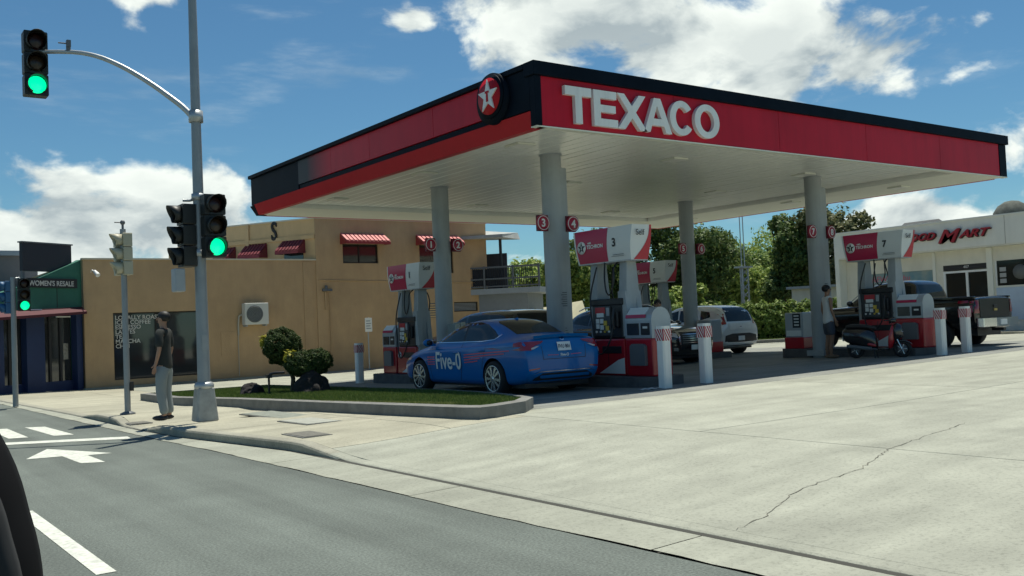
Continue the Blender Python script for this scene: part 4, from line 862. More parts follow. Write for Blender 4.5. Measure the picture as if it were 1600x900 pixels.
    for k in range(4):
        z = .585 + k * .048
        conform('side_stripe', *poly([(.985, z - .028), (.70, z - .022), (.70, z - .003), (.985, z - .009)]), bv, f, d, SR, t, .006, .1)
        e = [-.86, -.95, -1.72, -1.88][k]
        dz = (.0, .0, .035, .04)[k]
        conform('side_stripe', *poly([(-.40, z + .02), (-.7, z + .038), (e, z + .055 + dz), (e, z + .074 + dz), (-.7, z + .057), (-.40, z + .039)]), bv, f, d, SR, t, .006, .1)
    v, fc = text_geo('Five-0', .46, bold=.008, sx=.86, res=4)
    conform('lettering', [(.67 - a, b + .49) for a, b, c in v], fc, bv, f, d, WHITE, t, .012, .1)
    # rear
    up = lambda a, b: (a, b, 2.2)
    conform('rear_window', *poly([(-.52, -1.62), (-.50, -1.05), (-.44, -.93), (.44, -.93), (.50, -1.05), (.52, -1.62), (.3, -1.66), (-.3, -1.66)]), bv, up, (0, 0, -1), GLASSD, t, .006, .1)
    conform('windshield', *poly([(-.62, .88), (-.52, .30), (-.47, .12), (.47, .12), (.52, .30), (.62, .88), (.3, .95), (-.3, .95)]), bv, up, (0, 0, -1), GLASSD, t, .006, .1)
    rr = lambda a, b: (a, -3.2, b)
    conform('boot_seam', *poly([(-.50, .90), (-.48, .66), (.48, .66), (.50, .90), (.49, .90), (.47, .67), (-.47, .67), (-.49, .90)]), bv, rr, (0, 1, 0), BLACK, t, .003, .1)
    obj('spoiler', MB().grid([[(u * .62, -2.20 - .07 * v - .03 * (1 - u * u), 1.075 + .025 * v - .02 * u * u) for u in np.linspace(-1, 1, 13)] for v in (0, .5, 1)]).grid([[(u * .62, -2.27 - .03 * (1 - u * u) + .02 * v, 1.10 - .02 * u * u - .05 * v) for u in np.linspace(-1, 1, 13)] for v in (0, 1)]), PB, t)
    conform('number_plate', *poly([(-.15, .80), (.15, .80), (.15, .95), (-.15, .95)]), bv, rr, (0, 1, 0), WHITE, t, .02, .1)
    v, fc = text_geo('FVU 801', .085, bold=.002, sx=.9, align='CENTER'); conform('plate_text', [(a, b + .845) for a, b, c in v], fc, bv, rr, (0, 1, 0), mat('plate_ink', (.05, .06, .1), .5), t, .024, .1)
    v, fc = text_geo('Five-O', .07, bold=.002, align='CENTER'); conform('lettering', [(a, b + .705) for a, b, c in v], fc, bv, rr, (0, 1, 0), WHITE, t, .008, .1)
    for s in (-1, 1): conform('rear_stripe', *poly([(s * .14, .725), (s * .38, .73), (s * .38, .738), (s * .14, .734)]), bv, rr, (0, 1, 0), SR, t, .008, .1)
    emb = [(0.045 * math.cos(a), 1.02 + .045 * math.sin(a)) for a in np.linspace(0, 2 * PI, 17)[:-1]]; inn = [(0.032 * math.cos(a), 1.02 + .032 * math.sin(a)) for a in np.linspace(0, 2 * PI, 17)[:-1]]
    conform('badge', emb + inn + [(-.05, 1.012), (.05, 1.012), (.05, 1.028), (-.05, 1.028)], [(i, (i + 1) % 16, 16 + (i + 1) % 16, 16 + i) for i in range(16)] + [(32, 33, 34, 35)], bv, rr, (0, 1, 0), CHROME, t, .012, .2)
    conform('bumper_lower', *poly([(-.70, .22), (.70, .22), (.66, .34), (.50, .42), (-.50, .42), (-.66, .34)]), bv, rr, (0, 1, 0), mat('bumper_black', (.02, .022, .025), .5), t, .006, .1)
    conform('bumper_trim', *poly([(-.50, .25), (.50, .25), (.50, .272), (-.50, .272)]), bv, rr, (0, 1, 0), CHROME, t, .012, .1)
    conform('bumper_trim', *poly([(-.72, .40), (-.56, .455), (.56, .455), (.72, .40), (.56, .44), (-.56, .44)]), bv, rr, (0, 1, 0), CHROME, t, .010, .1)
    obj('sticker', MB().box((.64, -2.30, .52), (.69, -2.27, .58)), WHITE, t)
    obj('roof_antenna', MB().prism([(-.95, 1.36), (-.78, 1.39), (-.92, 1.425)], -.02, .02, 'x'), PB, t)
    obj('underbody', MB().box((-.72, -2.1, .16), (.72, 2.1, .26)), BLACK, t)
    return t
sedan()
def crossover(name, label, loc, rz, paint, st, wy, r, sidewins, rearwin, windshield, taillights=None, extra=None, cat='car', W=.9, tl='lamp_red'):
    t = thing(name, label, cat, loc, rz); bd, bv = body_loft(st, 'body', [paint, BLACK], [(wy[0], r + .01, r + .05), (wy[1], r + .01, r + .05)], t)
    for s in (-1, 1):
        for yy in wy: wheel(t, s * (W - .02), yy, r, .22, r * .66, 8)
        f, d = sideproj(s)
        for pg in sidewins: conform('side_window', *poly(pg), bv, f, d, GLASSD, t, .006, .12)
        mirror(t, s * (W - .04), windshield[0][1] - .15, windshield[1] + .02, paint)
    if rearwin: conform('rear_window', *poly(rearwin), bv, lambda a, b: (a, -3.4, b), (0, 1, 0), GLASSD, t, .008, .12)
    conform('windshield', *poly(windshield[0][0]), bv, lambda a, b: (a, 3.4, b), (0, -1, 0), GLASSD, t, .008, .12)
    if taillights:
        for s in (-1, 1): conform('tail_light', *poly([(s * a, b) for a, b in taillights]), bv, lambda a, b: (a, -3.4, b), (0, 1, 0), mat('lamp_red', (.3, .008, .02), .12, coat=1), t, .012, .1)
    obj('underbody', MB().box((-W * .8, st[-1][0] + .2, .2), (W * .8, st[0][0] - .2, .32)), BLACK, t)
    if extra: extra(t, bv)
    return t
LC = mat('lamp_clear', (.6, .55, .55), .1, coat=1)
# white hatchback (boxy)
SW = mat('paint_silverwhite', (.74, .76, .76), .28, .15, coat=.8)
st = [(2.05, .36, .62, .60, .70, .5), (1.98, .26, .72, .78, .84, .62), (1.6, .2, .86, .88, .98, .72), (1.05, .2, .94, .90, 1.08, .74), (.85, .2, .95, .90, 1.14, .73), (.35, .2, .97, .90, 1.50, .66), (0, .2, .98, .90, 1.60, .65), (-.8, .2, 1.0, .90, 1.61, .65), (-1.5, .2, 1.02, .90, 1.58, .64), (-1.85, .22, 1.04, .89, 1.50, .62), (-1.98, .26, 1.02, .87, 1.30, .62), (-2.06, .32, .85, .84, 1.02, .6), (-2.08, .38, .7, .80, .82, .6)]
def hatch_extra(t, bv):
    rr = lambda a, b: (a, -3.4, b)
    conform('tailgate_panel', *poly([(-.5, .80), (.5, .80), (.54, 1.0), (-.54, 1.0)]), bv, rr, (0, 1, 0), WHITE, t, .018, .15)
    conform('bumper_lower', *poly([(-.78, .3), (.78, .3), (.72, .62), (.40, .68), (-.40, .68), (-.72, .62)]), bv, rr, (0, 1, 0), mat('bumper_black', (.02, .022, .025), .5), t, .012, .15)
    conform('number_plate', *poly([(-.15, .46), (.15, .46), (.15, .60), (-.15, .60)]), bv, rr, (0, 1, 0), WHITE, t, .03, .15)
    conform('badge', *poly([(-.05, .88), (.05, .88), (.05, .91), (-.05, .91)]), bv, rr, (0, 1, 0), CHROME, t, .024, .15)
crossover('hatchback', 'white boxy hatchback seen from behind near the hedge', (23.55, 22.2, gz(24, 22)), 0, SW, st, (1.28, -1.28), .33,
    [[(.80, 1.08), (.35, 1.38), (-.1, 1.46), (-.14, 1.08)], [(-.20, 1.08), (-.18, 1.46), (-.95, 1.44), (-1.0, 1.10)], [(-1.12, 1.12), (-1.08, 1.43), (-1.45, 1.38), (-1.52, 1.22)]],
    [(-.58, 1.06), (.58, 1.06), (.54, 1.42), (.45, 1.50), (-.45, 1.50), (-.54, 1.42)], (([(-.62, 1.1), (.62, 1.1), (.52, 1.5), (-.52, 1.5)], .8), 1.08), [(.62, .98), (.78, .96), (.80, 1.1), (.72, 1.44), (.62, 1.46), (.64, 1.15)], hatch_extra)
# black crossover facing the road
PBK = mat('paint_black', (.008, .009, .011), .18, coat=1.0)
st2 = [(2.25, .38, .70, .66, .80, .55), (2.2, .28, .82, .82, .93, .66), (1.85, .22, .92, .90, 1.02, .76), (1.2, .2, .97, .925, 1.08, .78), (.95, .2, .99, .925, 1.14, .76), (.35, .2, 1.0, .925, 1.50, .68), (0, .2, 1.01, .925, 1.62, .66), (-.8, .2, 1.03, .925, 1.64, .66), (-1.6, .2, 1.05, .92, 1.60, .64), (-2.1, .25, 1.05, .90, 1.42, .62), (-2.28, .34, .95, .86, 1.1, .6), (-2.32, .4, .8, .8, .9, .6)]
def cross_extra(t, bv):
    fr = lambda a, b: (a, 3.4, b)
    for k in range(5): conform('grille_bar', *poly([(-.45, .60 + k * .055), (.45, .60 + k * .055), (.45, .615 + k * .055), (-.45, .615 + k * .055)]), bv, fr, (0, -1, 0), CHROME, t, .02, .2)
    conform('grille', *poly([(-.5, .56), (.5, .56), (.55, .88), (-.55, .88)]), bv, fr, (0, -1, 0), BLACK, t, .010, .2)
    conform('grille_frame', *poly([(-.56, .56), (-.5, .56), (-.54, .88), (.54, .88), (.5, .56), (.56, .56), (.60, .91), (-.60, .91)]), bv, fr, (0, -1, 0), CHROME, t, .022, .2)
    for s in (-1, 1):
        conform('headlight', *poly([(s * .60, .74), (s * .84, .80), (s * .86, .90), (s * .62, .86)]), bv, fr, (0, -1, 0), LC, t, .014, .1)
        conform('fog_trim', *poly([(s * .6, .40), (s * .8, .42), (s * .8, .50), (s * .62, .48)]), bv, fr, (0, -1, 0), CHROME, t, .014, .1)
    conform('number_plate', *poly([(-.15, .42), (.15, .42), (.15, .55), (-.15, .55)]), bv, fr, (0, -1, 0), WHITE, t, .03, .15)
    for s in (-1, 1): obj('roof_rail', MB().tube([(s * .60, .2, 1.60), (s * .62, -.1, 1.68), (s * .62, -1.4, 1.66), (s * .60, -1.7, 1.58)], .018), CHROME, t)
crossover('crossover', 'black crossover with chrome grille facing out between islands 3 and 5', (18.75, 19.85, gz(18.7, 19.8)), PI, PBK, st2, (1.38, -1.33), .35,
    [[(.90, 1.11), (.35, 1.40), (-.1, 1.50), (-.14, 1.11)], [(-.20, 1.11), (-.18, 1.50), (-1.0, 1.48), (-1.05, 1.13)], [(-1.12, 1.14), (-1.10, 1.47), (-1.7, 1.38), (-1.85, 1.22)]],
    [(-.6, 1.1), (.6, 1.1), (.5, 1.5), (-.5, 1.5)], (([(-.64, 1.12), (.64, 1.12), (.52, 1.52), (-.52, 1.52)], .9), 1.1), [(.6, .95), (.82, .95), (.82, 1.08), (.6, 1.05)], cross_extra)
# dark suv behind the sedan
PSV = mat('paint_charcoal', (.035, .038, .042), .2, .3, coat=1.0)
st3 = [(2.4, .4, .75, .7, .86, .6), (2.3, .3, .9, .88, 1.02, .7), (1.8, .22, 1.0, .95, 1.12, .8), (1.2, .22, 1.05, .96, 1.18, .82), (.7, .22, 1.08, .96, 1.50, .74), (.2, .22, 1.1, .96, 1.72, .72), (-.8, .22, 1.1, .96, 1.76, .72), (-1.8, .22, 1.1, .96, 1.74, .72), (-2.25, .25, 1.1, .95, 1.68, .72), (-2.38, .3, 1.08, .94, 1.2, .72), (-2.42, .4, .9, .9, 1.0, .7)]
crossover('suv', 'dark suv with long side windows behind the blue sedan', (15.05, 21.75, gz(15, 21.5)), 0, PSV, st3, (1.45, -1.45), .37,
    [[(.95, 1.22), (.45, 1.48), (.0, 1.6), (-.05, 1.18)], [(-.10, 1.18), (-.08, 1.62), (-1.05, 1.63), (-1.05, 1.18)], [(-1.1, 1.18), (-1.1, 1.63), (-2.1, 1.60), (-2.2, 1.18)]],
    [(-.66, 1.15), (.66, 1.15), (.62, 1.62), (-.62, 1.62)], (([(-.66, 1.2), (.66, 1.2), (.56, 1.6), (-.56, 1.6)], 1.0), 1.18), [(.74, .95), (.9, .95), (.84, 1.5), (.74, 1.5)], cat='suv')
# ------------------------------------------------------------------ pickup
def pickup():
    PP = mat('paint_truck', (.022, .019, .017), .2, .35, coat=1.0)
    x, y = 25.35, 15.85; t = thing('pickup_truck', 'dark pickup truck with chrome rear bumper right of island 7', 'pickup truck', (x, y, gz(x, y)))
    lo = [(2.9, .55, .8, .80, .98, .7), (2.8, .45, .95, .95, 1.12, .8), (2.3, .42, 1.05, 1.0, 1.2, .88), (1.3, .42, 1.08, 1.0, 1.24, .90), (.9, .42, 1.1, 1.0, 1.26, .90), (-.9, .42, 1.12, 1.0, 1.28, .9), (-1.0, .45, 1.20, 1.0, 1.34, .94), (-2.6, .48, 1.20, 1.0, 1.34, .94), (-2.85, .5, 1.20, .99, 1.34, .94), (-2.88, .55, 1.18, .97, 1.32, .93)]
    r = .40; wy = (1.85, -1.75)
    bd, bv = body_loft(lo, 'body', [PP, BLACK], [(wy[0], r + .02, r + .09), (wy[1], r + .02, r + .09)], t)
    cabst = [(1.25, 1.05, 1.16, .88, 1.22, .74), (1.0, 1.05, 1.18, .93, 1.32, .72), (.45, 1.05, 1.2, .95, 1.76, .68), (.2, 1.05, 1.2, .95, 1.88, .68), (-.6, 1.05, 1.2, .95, 1.92, .68), (-1.0, 1.05, 1.2, .95, 1.88, .68), (-1.12, 1.05, 1.2, .93, 1.7, .7), (-1.2, 1.05, 1.15, .9, 1.25, .8)]
    cb, cv = body_loft(cabst, 'cab', [PP, BLACK], (), t)
    for s in (-1, 1):
        for yy in wy: wheel(t, s * .98, yy, r, .28, .25, 6)
        f, d = sideproj(s)
        conform('side_window', *poly([(1.0, 1.27), (.45, 1.68), (.12, 1.78), (.05, 1.26)]), cv, f, d, GLASSD, t, .008, .1)
        conform('side_window', *poly([(-.02, 1.26), (.02, 1.79), (-.6, 1.80), (-.95, 1.72), (-.98, 1.28)]), cv, f, d, GLASSD, t, .008, .1)
        mirror(t, s * .95, .8, 1.32, PP)
        conform('door_seam', *poly([(.0, 1.1), (.012, 1.1), (.012, .5), (0, .5)]), bv, f, d, BLACK, t, .004, .2)
        conform('door_seam', *poly([(-.97, 1.1), (-.958, 1.1), (-.958, .5), (-.97, .5)]), bv, f, d, BLACK, t, .004, .2)
        conform('tail_light', *poly([(s * .80, .92), (s * .97, .92), (s * .97, 1.26), (s * .82, 1.26)]), bv, lambda a, b: (a, -3.6, b), (0, 1, 0), mat('lamp_red', (.3, .008, .02), .12, coat=1), t, .015, .1)
        conform('tail_light', *poly([(-2.88, .95), (-2.74, .95), (-2.70, 1.24), (-2.86, 1.26)]), bv, f, d, mat('lamp_red', (.3, .008, .02), .12, coat=1), t, .012, .1)
        obj('bed_rail', MB().box((s * .90 - .05, -2.84, 1.30), (s * .90 + .05, -1.15, 1.365)), PP, t, bev=.015)
    obj('roof_trim', MB().tube([(-.72, 1.0, 1.36), (-.70, .45, 1.76), (-.70, .1, 1.90), (-.70, -.7, 1.92)], .012), CHROME, t)
    rr = lambda a, b: (a, -3.6, b)
    conform('rear_window', *poly([(-.62, 1.42), (.62, 1.42), (.56, 1.76), (-.56, 1.76)]), cv, rr, (0, 1, 0), GLASSD, t, .01, .15)
    conform('windshield', *poly([(-.7, 1.28), (.7, 1.28), (.6, 1.78), (-.6, 1.78)]), cv, lambda a, b: (a, 3.6, b), (0, -1, 0), GLASSD, t, .01, .15)
    tg = conform('tailgate', *poly([(-.76, .80), (.76, .80), (.76, 1.29), (-.76, 1.29)]), bv, rr, (0, 1, 0), mat('tailgate_paint', (.012, .010, .009), .35, .0, coat=.3, spec=.3), t, .012, .3)
    obj('tailgate_handle', MB().box((-.09, -2.915, 1.06), (.09, -2.89, 1.13)), BLACK, t, bev=.01)
    obj('badge', MB().prism([(-.07, .97), (.07, .97), (.09, 1.0), (.07, 1.03), (-.07, 1.03), (-.09, 1.0)], -2.91, -2.895, 'y'), mat('gold', (.6, .45, .15), .3, .8), t)
    obj('rear_bumper', MB().prism([(-.96, -2.9), (-.90, -3.05), (-.35, -3.10), (.35, -3.10), (.90, -3.05), (.96, -2.9), (.9, -2.84), (-.9, -2.84)], .56, .78, 'z'), CHROME, t, bev=.02)
    obj('number_plate', MB().box((-.16, -3.115, .60), (.16, -3.10, .74)), WHITE, t)
    obj('hitch', MB().box((-.06, -3.12, .44), (.06, -2.8, .52)), BLACK, t)
    obj('front_bumper', MB().prism([(-.95, 2.75), (-.85, 2.98), (.85, 2.98), (.95, 2.75)], .48, .72, 'z'), CHROME, t, bev=.02)
    obj('chassis', MB().box((-.6, -2.7, .32), (.6, 2.7, .50)), BLACK, t)
pickup()
# ------------------------------------------------------------------ moped
def moped():
    BK = mat('moped_black', (.012, .012, .014), .22, coat=.8); RD = mat('moped_red', (.42, .01, .02), .25, coat=.8)
    x, y = 20.15, 13.1; t = thing('moped', 'black and red moped parked on its stand in front of pump 7', 'moped', (x, y, gz(x, y)), math.radians(-160)); t.scale = (.86, .86, .86)
    for yy, nm in ((.62, 1), (-.60, 0)):
        h = obj('wheel', MB().lathe([(0, -.035), (.13, -.035), (.13, .035), (0, .035)], axis='x', n=20), GREYD, t, (0, yy, .235))
        obj('tyre', MB().lathe([(.145, -.045), (.20, -.055), (.235, -.02), (.235, .02), (.20, .055), (.145, .045), (.145, -.045)], axis='x', n=28), RUB, h)
        rm = MB()
        for k in range(5):
            a = 2 * PI * k / 5; rm.cyl((-.04, .02 * math.cos(a), .02 * math.sin(a)), (-.04, .14 * math.cos(a), .14 * math.sin(a)), .014, n=6); rm.cyl((.04, .02 * math.cos(a), .02 * math.sin(a)), (.04, .14 * math.cos(a), .14 * math.sin(a)), .014, n=6)
        obj('rim', rm, mat('alloy', (.62, .63, .64), .25, .8), h)
    def loft(rows, m, name):
        P = []
        for (yy, z0, z1, w) in rows: P.append([(w * a, yy, lerp(z0, z1, b)) for a, b in ((-.5, 0), (-1, .25), (-.95, .75), (-.5, 1), (.5, 1), (.95, .75), (1, .25), (.5, 0), (-.5, 0))])
        mb = MB().grid(P); k = len(rows[0:]) * 9; mb.f += [tuple(range(8)), tuple(range(k - 9, k - 1))]; mb.m += [0, 0]; mb.s += [True, True]
        o = obj(name, mb, m, t); s = o.modifiers.new('s', 'SUBSURF'); s.levels = 2; s.render_levels = 2; return o
    loft([(-.96, .58, .76, .06), (-.86, .42, .84, .14), (-.55, .34, .86, .19), (-.25, .26, .84, .20), (-.08, .24, .74, .17), (.0, .24, .52, .13)], BK, 'rear_fairing')
    loft([(-.86, .82, .92, .10), (-.6, .83, .96, .15), (-.3, .82, .93, .15), (-.02, .76, .86, .11)], mat('seat_vinyl', (.02, .02, .021), .6), 'seat')
    loft([(-.05, .20, .30, .15), (.1, .20, .29, .16), (.32, .21, .31, .16)], BK, 'floor_board')
    loft([(.26, .24, .50, .14), (.34, .24, .84, .17), (.40, .34, .92, .16), (.46, .50, .90, .10)], RD, 'leg_shield')
    loft([(.40, .42, .94, .17), (.54, .48, .96, .16), (.66, .58, .86, .09)], BK, 'nose')
    loft([(.38, .40, .47, .05), (.55, .44, .50, .07), (.72, .44, .49, .07), (.88, .34, .38, .05)], BK, 'front_mudguard')
    loft([(-.3, .34, .46, .19), (-.15, .30, .46, .20), (.0, .28, .40, .16)], RD, 'side_panel')
    loft([(.30, .92, 1.06, .10), (.40, .94, 1.10, .12), (.50, .96, 1.06, .07)], BK, 'handlebar_cover')
    obj('headlight', MB().sphere((0, .60, .74), .07, 8, sc=(1.3, .6, .7)), LC, t)
    obj('chrome_strip', MB().tube([(-.12, .46, .80), (-.10, .58, .74), (-.05, .66, .70)], .010), CHROME, t); obj('chrome_strip', MB().tube([(.12, .46, .80), (.10, .58, .74), (.05, .66, .70)], .010), CHROME, t)
    obj('fork', MB().tube([(-.06, .46, .60), (-.06, .62, .235)], .02).tube([(.06, .46, .60), (.06, .62, .235)], .02), CHROME, t)
    obj('handlebar', MB().tube([(-.34, .28, 1.02), (-.2, .34, 1.02), (.2, .34, 1.02), (.34, .28, 1.02)], .014), BLACK, t)
    for s in (-1, 1):
        obj('grip', MB().cyl((s * .24, .32, 1.02), (s * .36, .27, 1.02), .02), RUB, t)
        q = obj('mirror', MB().sphere((s * .27, .36, 1.22), .055, 8, sc=(1.2, .4, .8)).tube([(s * .2, .34, 1.04), (s * .25, .37, 1.2)], .006), BLACK, t)
    obj('exhaust', MB().cyl((.13, -.15, .26), (.15, -.80, .34), .05).cyl((.13, .0, .24), (.13, -.15, .26), .02), GREYD, t)
    obj('stand', MB().tube([(-.12, -.1, .28), (-.16, -.06, .0)], .014).tube([(.12, -.1, .28), (.16, -.06, .0)], .014), BLACK, t)
    obj('tail_light', MB().sphere((0, -.90, .68), .05, 8, sc=(1.4, .5, .8)), mat('lamp_red', (.3, .008, .02), .12, coat=1), t)
    obj('number_plate', MB().box((-.08, -.93, .48), (.08, -.92, .60)), WHITE, t)
moped()
# ------------------------------------------------------------------ people
def skin(name, nodes, edges, m, parent, lvl=2):
    me = bpy.data.meshes.new(name); me.from_pydata([n[0] for n in nodes], edges, []); me.materials.append(m)
    o = link(name, me); sk = o.modifiers.new('k', 'SKIN'); sk.use_smooth_shade = True; sd = o.modifiers.new('s', 'SUBSURF'); sd.levels = lvl; sd.render_levels = lvl
    for i, n in enumerate(nodes): d = me.skin_vertices[0].data[i]; d.radius = (n[1], n[2] if len(n) > 2 else n[1]); d.use_root = (i == 0)
    dg = bpy.context.evaluated_depsgraph_get(); dg.update(); m2 = bpy.data.meshes.new_from_object(o.evaluated_get(dg)); m2.name = name; bpy.data.objects.remove(o)
    for p in m2.polygons: p.use_smooth = True
    return link(name, m2, parent)
SKIN = mat('skin', (.36, .20, .13), .5); SKIN2 = mat('skin_tan', (.28, .15, .09), .5); HAIR = mat('hair_black', (.01, .009, .008), .6, var=.3, vscale=40)
def person(label, loc, rz, top_m, leg_m, skinm=SKIN, sleeves=.0, long_legs=True, arms=None, lean=0.0, stride=.0, shoe=BLACK, h=1.74, head_turn=0):
    t = thing('person', label, 'person', loc, rz); k = h / 1.74
    def L(p): x, y, z = p; y += lean * max(0, z - .95); return (x * k, y * k, z * k)
    hipz = .93
    N = [((0, 0, .96), .105, .08), ((0, .0, 1.12), .10, .075), ((0, .01, 1.30), .115, .08), ((0, 0, 1.43), .085, .06), ((0, 0, 1.50), .052), ((0, .012, 1.56), .055, .06), ((0, .02, 1.64), .072, .088), ((0, .01, 1.71), .052, .062)]
    E_ = [(i, i + 1) for i in range(7)]
    arms = arms or {-1: [(.185, 0, 1.42), (.235, -.02, 1.15), (.235, .06, .92)], 1: [(.185, 0, 1.42), (.235, -.02, 1.15), (.235, .06, .92)]}
    for s in (-1, 1):
        b = len(N); a = [(s * p[0], p[1], p[2]) for p in arms[s]]
        d = Vector(a[2]) - Vector(a[1]); d.normalize()
        N += [(a[0], .046), ((Vector(a[0]).lerp(Vector(a[1]), .5))[:], .045), (a[1], .036), ((Vector(a[1]).lerp(Vector(a[2]), .4))[:], .034), (a[2], .024, .020), ((Vector(a[2]) + d * .06)[:], .034, .016)]
        E_ += [(3, b), (b, b + 1), (b + 1, b + 2), (b + 2, b + 3), (b + 3, b + 4), (b + 4, b + 5)]
        pm = Vector(a[2]) + d * .06; side = Vector((0, 1, 0)) if abs(d.y) < .7 else Vector((0, 0, 1))
        for q, ln in ((-.026, .062), (-.009, .078), (.009, .082), (.026, .07)):
            c = len(N); p1 = pm + side * q + d * .035; p2 = p1 + d * ln * .55 + Vector((-s * .006, 0, 0)); p3 = p1 + d * ln + Vector((-s * .02, 0, 0))
            N += [(p1[:], .010), (p2[:], .009), (p3[:], .007)]; E_ += [(b + 5, c), (c, c + 1), (c + 1, c + 2)]
        c = len(N); p1 = Vector(a[2]) + d * .035 + side * .034; p2 = p1 + d * .03 + side * .02; N += [(p1[:], .011), (p2[:], .009)]; E_ += [(b + 4, c), (c, c + 1)]
        st = stride * s; b = len(N)
        N += [((s * .085, 0, hipz - .05), .085), ((s * .095, .02 + st * .4, .70), .078), ((s * .098, .03 + st * .8, .50), .056), ((s * .10, .0 + st, .34), .054), ((s * .10, -.025 + st, .10), .036), ((s * .105, .05 + st, .045), .040, .03), ((s * .11, .14 + st, .035), .036, .022)]
        E_ += [(0, b)] + [(b + i, b + i + 1) for i in range(6)]
    N = [(L(n[0]),) + tuple(r * k for r in n[1:]) for n in N]
    bd = skin('body', N, E_, skinm, t)
    face = MB().prism([(-.012, 1.625), (.012, 1.625), (.006, 1.665), (-.006, 1.665)], .09, .118, 'y'); F_ = []
    hd_ = lambda mb: MB().add([L(v) for v in mb.v], mb.f, 0, True)
    obj('nose', hd_(face), skinm, bd); obj('ear', hd_(MB().sphere((-.075, .01, 1.64), .028, 6, sc=(.4, .8, 1.2))), skinm, bd); obj('ear', hd_(MB().sphere((.075, .01, 1.64), .028, 6, sc=(.4, .8, 1.2))), skinm, bd)
    obj('eye', hd_(MB().sphere((-.03, .096, 1.662), .012, 6)), BLACK, bd); obj('eye', hd_(MB().sphere((.03, .096, 1.662), .012, 6)), BLACK, bd)
    obj('mouth', hd_(MB().box((-.022, .094, 1.592), (.022, .104, 1.600))), mat('lips', (.25, .08, .06), .5), bd)
    hr = MB().sphere((0, -.012, 1.675), .098, 12, sc=(.93, 1.08, .98)); hv = [(x, y if not (y > .06 and z < 1.69) else .05, max(z, 1.60 if y < 0 else 1.66)) for x, y, z in hr.v]
    obj('hair', MB().add([L(v) for v in hv], hr.f, 0, True), HAIR, t)
    # shirt
    g = .017; C = [((0, 0, .80), .17, .125), ((0, 0, .90), .165, .125), ((0, 0, 1.02), .155, .12), ((0, 0, 1.15), .14, .105), ((0, .01, 1.30), .155, .112), ((0, 0, 1.445), .105, .078)]; ed = [(i, i + 1) for i in range(5)]
    for s in (-1, 1):
        b = len(C); a = [Vector((s * p[0], p[1], p[2])) for p in arms[s]]
        C.append(((a[0].x * .92, a[0].y, a[0].z), .070)); ed.append((5, b))
        if sleeves: C.append((a[0].lerp(a[1], sleeves)[:], .064)); ed.append((b, b + 1))
    skin('shirt', [(L(n[0]),) + tuple(r * k for r in n[1:]) for n in C], ed, top_m, t)
    C = [((0, 0, 1.0), .155, .115), ((0, 0, .90), .16, .12)]; ed = [(0, 1)]
    for s in (-1, 1):
        b = len(C); st = stride * s; C += [((s * .09, 0, .84), .112), ((s * .10, .02 + st * .4, .66), .098)]; ed += [(1, b), (b, b + 1)]
        if long_legs: C += [((s * .10, .03 + st * .8, .46), .085), ((s * .102, -.01 + st, .20), .075), ((s * .102, -.02 + st, .09), .072)]; ed += [(b + 1, b + 2), (b + 2, b + 3), (b + 3, b + 4)]
        else: C += [((s * .10, .025 + st * .7, .54), .09)]; ed += [(b + 1, b + 2)]
        sh = MB().sphere((s * .105, .05 + st, .045), .06, 8, sc=(.8, 2.3, .75)); obj('shoe', MB().add([L((a, b_, max(c, .002))) for a, b_, c in sh.v], sh.f, 0, True), shoe, t)
    skin('trousers' if long_legs else 'shorts', [(L(n[0]),) + tuple(r * k for r in n[1:]) for n in C], ed, leg_m, t)
    return t
def onlot(x, y): return (x, y, gz(x, y))
person('man in a white sleeveless shirt and dark shorts standing by the 7 and 8 column', onlot(20.3, 14.55), math.radians(-118), mat('cloth_white', (.62, .62, .60), .85), mat('cloth_shorts', (.06, .07, .09), .85), SKIN2, long_legs=False, shoe=mat('sandal', (.2, .13, .08), .7), h=1.80)
person('pedestrian in long grey trousers and dark top waiting beside the signal pole', (4.50, 15.72, .125), math.radians(50), mat('cloth_dark', (.03, .033, .03), .95), mat('cloth_grey', (.24, .27, .27), .9), SKIN, sleeves=.95, h=1.72, arms={-1: [(.185, 0, 1.42), (.225, -.02, 1.15), (.215, .05, .92)], 1: [(.185, 0, 1.42), (.225, -.02, 1.15), (.215, .05, .92)]})
person('person dressed in black standing behind the arched cabinet of pump 3', onlot(15.75, 15.9), math.radians(150), mat('cloth_black', (.015, .015, .017), .9), mat('cloth_black', (.015, .015, .017), .9), SKIN, sleeves=.7, shoe=mat('shoe_pale', (.5, .5, .48), .6), h=1.66, lean=.08)
